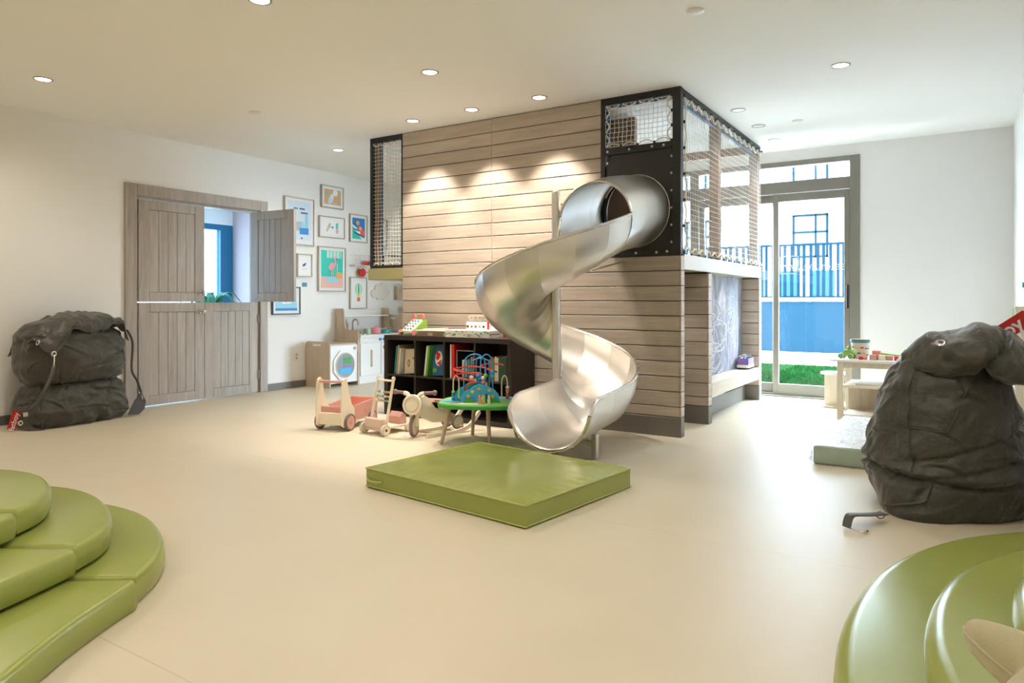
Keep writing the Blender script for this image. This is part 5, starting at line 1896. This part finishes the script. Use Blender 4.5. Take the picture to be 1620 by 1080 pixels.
MB().box(.0, .012, -.116, .116, .15, .20, .002).build('tray_rear', PINK, c1_)
for y in (.09, -.09):
    MB().disc((.30, math.copysign(.138, y), .14), (0, 1, 0), .016, .006, 14).build('pin', CORAL, c1_, True)
for (x, r_) in ((.035, .072), (.40, .06)):
    for y in (.148, -.148):
        wheel(c1_, (x, y, r_), (0, 1, 0), r_, .024, TYRE, PINK)

c2_ = thing('push_cart', 'cream ladder-handled baby walker with bead bars, between the pink cart and the rocker bike', 'toy cart', (4.255, 4.09, 0), R(176))
MB().box(-.30, .02, -.10, .10, .045, .06, .002).build('base_board', BIRCH, c2_)
MB().box(-.02, .02, -.105, .105, .035, .135, .006).build('front_box', mat('pale_rose_board', (.66, .50, .42), .5), c2_)
for y in (.095, -.095):
    MB().bar((-.03, y, .04), (-.125, y * .96, .455), .028, .016, .005, (0, 1, 0)).build('rail', CREAM, c2_)
    MB().cyl((-.125, y * .96 - .008, .455), (-.125, y * .96 + .008, .455), .0155, 14).build('rail_cap', CREAM, c2_, True)
MB().cyl((-.12, -.09, .435), (-.12, .09, .435), .009, 10).build('handle_bar', CREAM, c2_, True)
for k, z in enumerate((.27, .305, .34)):
    x = -.03 - .095 * (z - .04) / .415
    b = MB().cyl((x, -.09, z), (x, .09, z), .004, 8).build('bead_bar', BIRCH, c2_, True)
    for j in range(5):
        MB().ball((x, -.07 + .03 * j + .01 * k, z), (.011, .013, .011), 10, 7).build('bead', [CREAM, PINK, LIME, CORAL, TEALP][(j + 2 * k) % 5], b, True)
for (x, r_) in ((.0, .045), (-.27, .04)):
    for y in (.125, -.125):
        wheel(c2_, (x, y, r_), (0, 1, 0), r_, .028, mat('cream_rubber', (.62, .55, .46), .5), CREAM, K['black'])
MB().prism([(-.30, .06), (-.22, .06), (-.22, .12), (-.25, .16), (-.29, .13)], -.07, .07, XZ, .004, 1).build('rear_block', PINK, c2_, True)

rb = thing('rocker_bike', 'cream wooden toy motorbike on rockers with mauve grips and a pink saddle', 'toy bike', (4.34, 3.74, 0), R(167))
TU = Matrix.Rotation(R(32), 4, 'Z')


def turned(mb):
    mb.v = [tuple(TU @ Vector(v)) for v in mb.v]
    return mb


wheel(rb, (0, 0, .085), TU @ Vector((0, 1, 0)), .082, .026, MAUVE, CREAM)
for y in (.026, -.026):
    turned(MB().bar((0, y, .085), (-.01, y, .24), .012, .03, .003, (0, 1, 0))).build('fork', CREAM, rb)
Mh = TU @ Matrix.Translation((.025, 0, .265)) @ Matrix.Rotation(R(80), 4, 'Y')
hd_ = MB().lathe([(.004, -.025), (.075, -.025), (.082, -.018), (.082, .018), (.075, .025), (.004, .025)], 32, Mh).build('headlamp_disc', CREAM, rb, True)
MB().lathe([(.055, .024), (.060, .027), (.060, .029), (.055, .030)], 28, Mh, True).build('lamp_ring', mat('light_tan_paint', (.62, .46, .34), .5), hd_, True)
for s in (1, -1):
    turned(MB().tube(spline([(0, .03 * s, .31), (0, .055 * s, .345), (-.005, .085 * s, .355)], 4), .018, 10)).build('horn', CREAM, rb, True)
    turned(MB().tube([(-.005, .075 * s, .355), (-.02, .16 * s, .36), (-.02, .165 * s, .36)], .014, 12).ball((-.021, .17 * s, .36), .022, 12, 8)).build('grip', MAUVE, rb, True)
MB().prism([(-.02, .31), (-.09, .33), (-.14, .30), (-.20, .22), (-.40, .15), (-.43, .12), (-.40, .085), (-.18, .10), (-.06, .16), (-.02, .22)], -.028, .028, XZ, .006, 2).build('body_board', CREAM, rb, True)
MB().prism([(-.16, .27), (-.40, .235), (-.44, .25), (-.44, .265), (-.40, .262), (-.17, .295)], -.06, .06, XZ, .005, 2).build('saddle', PINK, rb, True)
MB().box(-.33, -.27, -.025, .025, .15, .25).build('saddle_post', CREAM, rb)
for s in (1, -1):
    wheel(rb, (-.40, .07 * s, .085), (0, 1, 0), .06, .02, MAUVE, mat('pale_sage_disc', (.50, .52, .38), .5))
    rn = spline([(-.04, .115 * s, .022), (-.18, .115 * s, .012), (-.36, .115 * s, .014), (-.50, .115 * s, .055), (-.60, .115 * s, .15)], 6)
    m = MB()
    for a, b in zip(rn, rn[1:]):
        m.bar(a, b, .022, .032)
    m.ball(rn[-1], (.014, .011, .018), 10, 7)
    m.build('runner', CREAM, rb, True)
for x in (-.10, -.42):
    MB().cyl((x, -.115, .03 if x > -.3 else .05), (x, .115, .03 if x > -.3 else .05), .009, 10).build('cross_bar', PINK, rb, True)

# ================================================================ BEAD MAZE ACTIVITY TABLE
AT = thing('activity_table', 'green topped bead maze activity table with splayed wooden legs beside the slide', 'activity table', (4.50, 3.18, 0), R(-57.2))
out = []
for k in range(48):
    a = 2 * PI * k / 48
    c, s = math.cos(a), math.sin(a)
    e = 2 / 3.2
    x, y = .335 * math.copysign(abs(c) ** e, c), .275 * math.copysign(abs(s) ** e, s)
    b_ = R(-8)
    out.append((x * math.cos(b_) - y * math.sin(b_), x * math.sin(b_) + y * math.cos(b_)))
MB().prism(out, .285, .315, None, .004, 1).build('table_top', GRN, AT, True)
MB().prism([(x * .965, y * .965) for x, y in out], .315, .318).build('painted_board', mat('meadow_print', (.18, .42, .12), .5), AT)
for (cx, cy, a, b, mm_) in ((-.23, -.02, .09, .05, SKYB), (.20, .10, .09, .05, BLUE), (-.10, -.14, .12, .05, CREAM), (.10, -.16, .10, .03, LIME), (-.20, -.12, .04, .03, PINK)):
    MB().prism([(cx + a * math.cos(2 * PI * k / 20), cy + b * math.sin(2 * PI * k / 20)) for k in range(20)], .318, .3195).build('painted_patch', mm_, AT)
LEGW = mat('rose_beech', (.52, .37, .29), .45)
for f in ((4.235, 3.375, 0), (4.675, 3.40, 0), (4.43, 3.06, 0), (4.80, 3.05, 0)):
    p = loc_in(AT, f)
    d = Vector((p.x * .80, p.y * .80, .288))
    MB().tube([p, p.lerp(d, .5), d], lambda t: .013 + .006 * t, 14).build('leg', LEGW, AT, True)


def wire(pts, r, mtl, name='wire_track', parent=AT, n=7):
    return MB().tube(spline(pts, n), r, 8).build(name, mtl, parent, True)


BW = mat('blue_coated_wire', (.04, .30, .62), .3)
RW = mat('red_coated_wire', (.72, .03, .025), .3)
CW = mat('cream_coated_wire', (.72, .60, .42), .4)
for (xa, xb, y, zt) in ((-.14, .03, -.02, .685), (-.01, .085, -.05, .685), (-.085, .055, .08, .645), (-.05, .02, .10, .655)):
    pts = [(xa, y, .33), (xa, y, .55)] + [((xa + xb) / 2 - (xb - xa) / 2 * math.cos(PI * k / 8), y, .60 + (zt - .60) * math.sin(PI * k / 8)) for k in range(1, 8)] + [(xb, y, .55), (xb, y, .33)]
    wire(pts, .0055, BW)
pts = [(-.11, -.10, .32), (-.11, -.08, .45), (-.04, -.07, .475), (-.17, -.05, .50), (-.20, -.02, .525), (-.06, .03, .535), (.0, .0, .525), (-.12, -.06, .545), (-.22, -.02, .565), (-.12, .06, .58), (.0, .05, .575), (.06, -.02, .56), (.12, -.02, .545)]
wire(pts, .006, RW)
wire([(.12, -.02, .545), (.04, .0, .57), (-.01, .03, .59), (.05, .09, .60), (.14, .08, .598), (.17, .02, .592)], .006, RW)
for s, x0 in ((-1, -.225), (1, .155)):
    pts = [(x0, 0, .32), (x0, 0, .46), (x0 + .008, 0, .50), (x0 + .022, 0, .515), (x0 + .036, 0, .50), (x0 + .044, 0, .46), (x0 + .044, -.01, .36)]
    if s < 0:
        pts += [(x0 + .05, -.03, .345), (x0 + .14, -.09, .345)]
    wire(pts, .0055, CW)
bead = lambda c, r, mtl: MB().ball(c, r, 12, 8).build('bead', mtl, AT, True)
for k, mm_ in enumerate((BLUE, BLUE, LIME)):
    bead((-.225, 0, .335 + .026 * k), (.016, .016, .013), mm_)
for k, mm_ in enumerate((RED, RED, CORAL, CREAM)):
    bead((.199, 0, .345 + .026 * k), (.015, .015, .013), mm_)
for (x, y, z, mm_) in ((-.08, -.05, .505, CREAM), (-.055, -.05, .48, LIME), (-.02, -.05, .49, BLUE), (-.03, -.05, .515, BLUE), (.01, -.05, .50, CREAM), (.03, -.05, .52, LIME), (.01, -.05, .465, CORAL), (.03, -.04, .45, PINK), (.04, -.04, .425, CORAL), (.04, -.04, .40, CORAL), (.085, -.05, .52, SKYB), (.085, -.05, .545, SKYB)):
    bead((x, y, z), .017, mm_)
# bridge boards
hill = [(-.20, .0), (-.19, .05), (-.165, .085), (-.12, .10), (-.09, .125), (-.05, .14), (.0, .135), (.03, .12), (.07, .10), (.10, .065), (.12, .0), (.05, .0), (.04, .045), (.02, .065), (-.01, .065), (-.03, .045), (-.035, .0)]
Mb = Matrix.Translation((.0, -.10, .318)) @ XZ
b1 = MB().prism([(x + .03, z) for x, z in hill], -.008, .008, Mb, .002, 1).build('bridge_board', SKYB, AT, True)
Mb2 = Matrix.Translation((-.03, .0, .318)) @ XZ
MB().prism([(x * .95, z * 1.12) for x, z in hill], -.008, .008, Mb2, .002, 1).build('bridge_board', TEALP, AT, True)
for (x, z) in ((-.10, .085), (-.05, .105), (.03, .095), (.06, .05), (-.13, .05)):
    MB().disc((x + .03, -.110, .318 + z), (0, 1, 0), .013, .004, 12).build('flower_print', YEL, b1)
for x, w in ((-.09, .05), (.09, .06)):
    MB().prism([(-w, 0), (-w * .8, .022), (-w * .2, .034), (w * .5, .028), (w, 0)], -.006, .006, Matrix.Translation((x, -.125, .318)) @ XZ).build('bush_board', GRN, AT)
for (x, y) in ((.02, -.15), (-.01, -.17), (.06, -.17)):
    MB().lathe([(.012, 0), (.012, .03), (.008, .045), (.010, .055), (.006, .066), (.001, .068)], 12, Matrix.Translation((x, y, .318))).build('peg_figure', [CREAM, CORAL, YEL][int(abs(x * 100)) % 3], AT, True)

# ================================================================ TOY TABLE, WRAPPED MATTRESS AND RACK AT THE RIGHT
TO = (7.35, .55, 0)
tt = thing('play_table', 'pale wooden play table with a lower shelf, in front of the beige wall', 'table', TO)
MB(TO).prism([(p[0], p[1]) for p in [(7.10, 1.03), (7.10, .05), (7.75, .05), (7.75, 1.02), (7.68, 1.07), (7.2, 1.08)]], .535, .560, None, .004, 1).build('table_top', WHITE, tt, True)
MB(TO).box(7.12, 7.17, .945, .995, 0, .535, .003).build('leg', BIRCH, tt)
MB(TO).box(7.66, 7.71, .945, .995, 0, .535, .003).build('leg', BIRCH, tt)
MB(TO).box(7.12, 7.17, .08, .13, 0, .535, .003).build('leg', BIRCH, tt)
MB(TO).box(7.66, 7.71, .08, .13, 0, .535, .003).build('leg', BIRCH, tt)
MB(TO).box(7.125, 7.145, .13, .945, .485, .535, .002).build('apron', BIRCH, tt)
MB(TO).box(7.12, 7.71, .13, .945, .300, .322, .003).build('shelf', BIRCH, tt)
MB(TO).box(7.50, 7.515, .13, .945, .05, .30).build('back_panel', ELM, tt)
MB(TO).box(7.12, 7.71, .13, .945, .03, .055, .003).build('bottom_rail', BIRCH, tt)
sw_ = thing('stool', 'small round-topped stool at the left end of the play table', 'stool', (7.92, 1.13, 0))
MB().lathe([(.10, .34), (.13, .342), (.135, .355), (.13, .366), (.02, .368)], 28).build('seat', WHITE, sw_, True)
MB().box(-.04, .04, -.09, .09, .02, .34, .004).build('pedestal', BIRCH, sw_)
MB().box(-.09, .09, -.10, .10, 0, .022, .004).build('foot_board', BIRCH, sw_)
o = MB((7.3, .6, .322)).box(7.2, 7.5, .45, .85, .322, .336, .003).build('paper_pad', PAPER)
tag(o, 'white pad of paper lying on the shelf of the play table', 'paper')
# toys on the table
TT = .560
car = thing('toy_car', 'green wooden toy car with pale wheels at the left end of the play table', 'toy car', (7.25, .925, TT), R(75))
MB().prism([(-.07, .025), (.07, .025), (.075, .045), (.03, .055), (.01, .085), (-.035, .085), (-.06, .06), (-.075, .045)], -.03, .03, XZ, .005, 2).build('car_body', LIME, car, True)
MB().ball((-.012, 0, .10), .017, 12, 8).build('driver_head', LIME, car, True)
for x in (-.045, .045):
    for y in (-.036, .036):
        wheel(car, (x, y, .024), (0, 1, 0), .024, .012, CREAM, GRN)
bu = thing('toy_bucket', 'white bucket printed with small coloured cars on the play table', 'bucket', (7.34, .825, TT))
MB().lathe([(.062, 0), (.066, .004), (.078, .175), (.081, .178), (.078, .181), (.074, .178), (.062, .008), (.003, .008)], 32).build('pail', mat('cream_tin', (.76, .68, .56), .4), bu, True)
MB().lathe([(.079, .150), (.0805, .150), (.082, .181), (.080, .181)], 32, None, True).build('rim_band', mat('greyblue_band', (.16, .25, .36), .4), bu, True)
rnd = random.Random(9)
for i in range(22):
    a = 2 * PI * i / 11 + (.28 if i > 10 else 0) + rnd.uniform(-.08, .08)
    z = (.045 if i > 10 else .105) + rnd.uniform(-.012, .012)
    r_ = .0655 + .012 * z / .175 + .0015
    M = Matrix.Rotation(a, 4, 'Z') @ Matrix.Translation((r_, 0, z))
    MB().box(-.001, .001, -.015, .015, -.006, .006, .0008, 1, M).build('car_print', [RED, BLUE, GRN, CORAL, mat('plum', (.12, .05, .12), .5), YEL][i % 6], bu)
MB().tube([(.0, .080 * math.cos(a), .165 - .055 * math.sin(a) * .0 + .0) if False else (.086 * math.cos(a), -.0 + .086 * math.sin(a), .165) for a in [PI * .55 + PI * .9 * k / 14 for k in range(15)]], .0035, 6).build('bail_handle', TEALP, bu, True)
for i, (x, y, mm_, sz) in enumerate(((7.20, .70, PINK, .030), (7.22, .63, CREAM, .03), (7.24, .57, PINK, .028), (7.20, .505, RED, .026), (7.27, .68, CORAL, .034), (7.18, .80, RED, .018), (7.2, .765, CORAL, .016))):
    nm = ['dusty pink', 'cream', 'smaller dusty pink', 'bright red', 'tall coral', 'tiny red', 'tiny coral'][i]
    o = MB((x, y, TT)).box(x - sz, x + sz, y - sz, y + sz, TT, TT + sz * (1.6 if i != 4 else 2.4), .005, 2).build('toy_block', mm_, None, True)
    tag(o, nm + ' toy block lying in front of the bucket on the play table', 'toy block', 'toy blocks on the play table')
o = MB((7.3, .55, TT)).bar((7.34, .70, TT + .055), (7.32, .43, TT + .03), .03, .018, .006).build('toy_plank', LIME, None, True)
tag(o, 'curved green toy track piece leaning behind the blocks', 'toy track')
dn = thing('toy_truck', 'green toy vehicle with looped wire antennae beside the big bean bag', 'toy vehicle', (7.28, .42, TT), R(80))
MB().prism([(-.06, .02), (.06, .02), (.06, .06), (.03, .10), (-.04, .10), (-.06, .07)], -.03, .03, XZ, .005, 2).build('truck_body', GRN, dn, True)
for s in (-.02, .025):
    MB().tube(spline([(s, 0, .10), (s - .012, 0, .15), (s, 0, .175), (s + .012, 0, .15), (s + .006, 0, .10)], 5), .002, 6).build('antenna_loop', WHITE, dn, True)
for x in (-.04, .04):
    for y in (-.036, .036):
        wheel(dn, (x, y, .022), (0, 1, 0), .022, .012, K['black'], CREAM)

# wrapped mattress
MO = (5.83, .45, 0)
ms = thing('wrapped_mattress', 'pale foam mattress wrapped in clear crinkled plastic lying on the floor', 'mattress', MO)
MB(MO).box(5.10, 6.57, .05, .86, .002, .122, .012, 3).build('foam', mat('sage_foam', (.42, .52, .44), .8, var=(6, .15)), ms, True)
MB(MO).box(5.11, 6.56, .06, .85, .1222, .1262).build('top_sheet', mat('white_sheet', (.78, .80, .82), .7, var=(14, .12)), ms)
WR = bpy.data.materials.new('clear_plastic_wrap')
WR.use_nodes = True
nt = WR.node_tree
for n_ in list(nt.nodes):
    if n_.type != 'OUTPUT_MATERIAL':
        nt.nodes.remove(n_)
tr_ = nt.nodes.new('ShaderNodeBsdfTransparent')
gl_ = nt.nodes.new('ShaderNodeBsdfPrincipled')
gl_.inputs['Base Color'].default_value = (.85, .88, .9, 1)
gl_.inputs['Roughness'].default_value = .12
mx_ = nt.nodes.new('ShaderNodeMixShader')
nz_ = nt.nodes.new('ShaderNodeTexNoise')
nz_.inputs['Scale'].default_value = 14
nz_.inputs['Detail'].default_value = 5
nz_.inputs['Distortion'].default_value = 2.5
tc_ = nt.nodes.new('ShaderNodeTexCoord')
mr_ = nt.nodes.new('ShaderNodeMapRange')
mr_.inputs['From Min'].default_value = .42
mr_.inputs['From Max'].default_value = .72
mr_.inputs['To Min'].default_value = .12
mr_.inputs['To Max'].default_value = .75
bp_ = nt.nodes.new('ShaderNodeBump')
bp_.inputs['Strength'].default_value = .5
bp_.inputs['Distance'].default_value = .01
nt.links.new(tc_.outputs['Object'], nz_.inputs['Vector'])
nt.links.new(nz_.outputs['Fac'], mr_.inputs['Value'])
nt.links.new(nz_.outputs['Fac'], bp_.inputs['Height'])
nt.links.new(bp_.outputs['Normal'], gl_.inputs['Normal'])
nt.links.new(mr_.outputs['Result'], mx_.inputs['Fac'])
nt.links.new(tr_.outputs[0], mx_.inputs[1])
nt.links.new(gl_.outputs[0], mx_.inputs[2])
nt.links.new(mx_.outputs[0], nt.nodes['Material Output'].inputs['Surface'])


def wrapf(u, v):
    # closed sleeve around the foam in the Y-Z plane
    x = 5.075 + 1.52 * u
    a = 2 * PI * v
    c, s = math.cos(a), math.sin(a)
    e = .28
    y = .455 + .425 * math.copysign(abs(c) ** e, c)
    z = .067 + .066 * math.copysign(abs(s) ** e, s)
    n = .008 * fbm(Vector((x * 7, y * 7, z * 9)), 3)
    return Vector((x, y + n * c, max(.0015, z + n * s)))


m = MB(MO).grid(wrapf, 70, 64, cv=True)
m.build('plastic_wrap', WR, ms, True, 80)
vs = [(5.075, .86, .004), (5.075, .86, .12), (5.045, .875, .07), (5.04, .88, .02)]
MB(MO).add(vs, [(0, 1, 2, 3)]).build('wrap_flap', WR, ms)

RKO = (6.55, Y0 + .06, 0)
rk = thing('toy_rack', 'pale wooden toy rack with green and teal bits behind the big bean bag', 'toy rack', RKO)
MB(RKO).box(6.25, 6.90, Y0 + .003, Y0 + .02, .02, 1.08, .003).build('back_board', BIRCH, rk)
MB(RKO).box(6.24, 6.262, Y0 + .003, Y0 + .10, 0, 1.06, .003).build('side_board', BIRCH, rk)
MB(RKO).box(6.888, 6.91, Y0 + .003, Y0 + .085, 0, 1.04, .003).build('side_board', BIRCH, rk)
for z in (.42, .70, .95):
    MB(RKO).box(6.262, 6.888, Y0 + .02, Y0 + .085, z, z + .018, .002).build('shelf', WHITE, rk)
MB(RKO).box(6.40, 6.52, Y0 + .003, Y0 + .035, 1.08, 1.29, .006).build('upright_arm', BIRCH, rk)
for i, (x, z, mm_) in enumerate(((6.84, .97, GRN), (6.70, .97, LIME), (6.45, 1.2, TEALP), (6.6, .97, SKYB))):
    if i == 2:
        MB(RKO).disc((6.46, Y0 + .04, 1.22), (0, 1, 0), .02, .012, 14).build('peg', mm_, rk, True)
    else:
        MB(RKO).lathe([(.022, 0), (.025, .01), (.025, .07), (.015, .085), (.002, .088)], 16, Matrix.Translation((x, Y0 + .055, z))).build('peg_cup', mm_, rk, True)
for i, (x, mm_, z) in enumerate(((6.42, GRN, .438), (6.36, SKYB, .438), (6.6, CORAL, .438), (6.7, YEL, .718))):
    MB(RKO).box(x - .025, x + .025, Y0 + .03, Y0 + .08, z, z + (.10 if i < 2 else .06), .006, 2).build('rack_cube', mm_, rk, True)
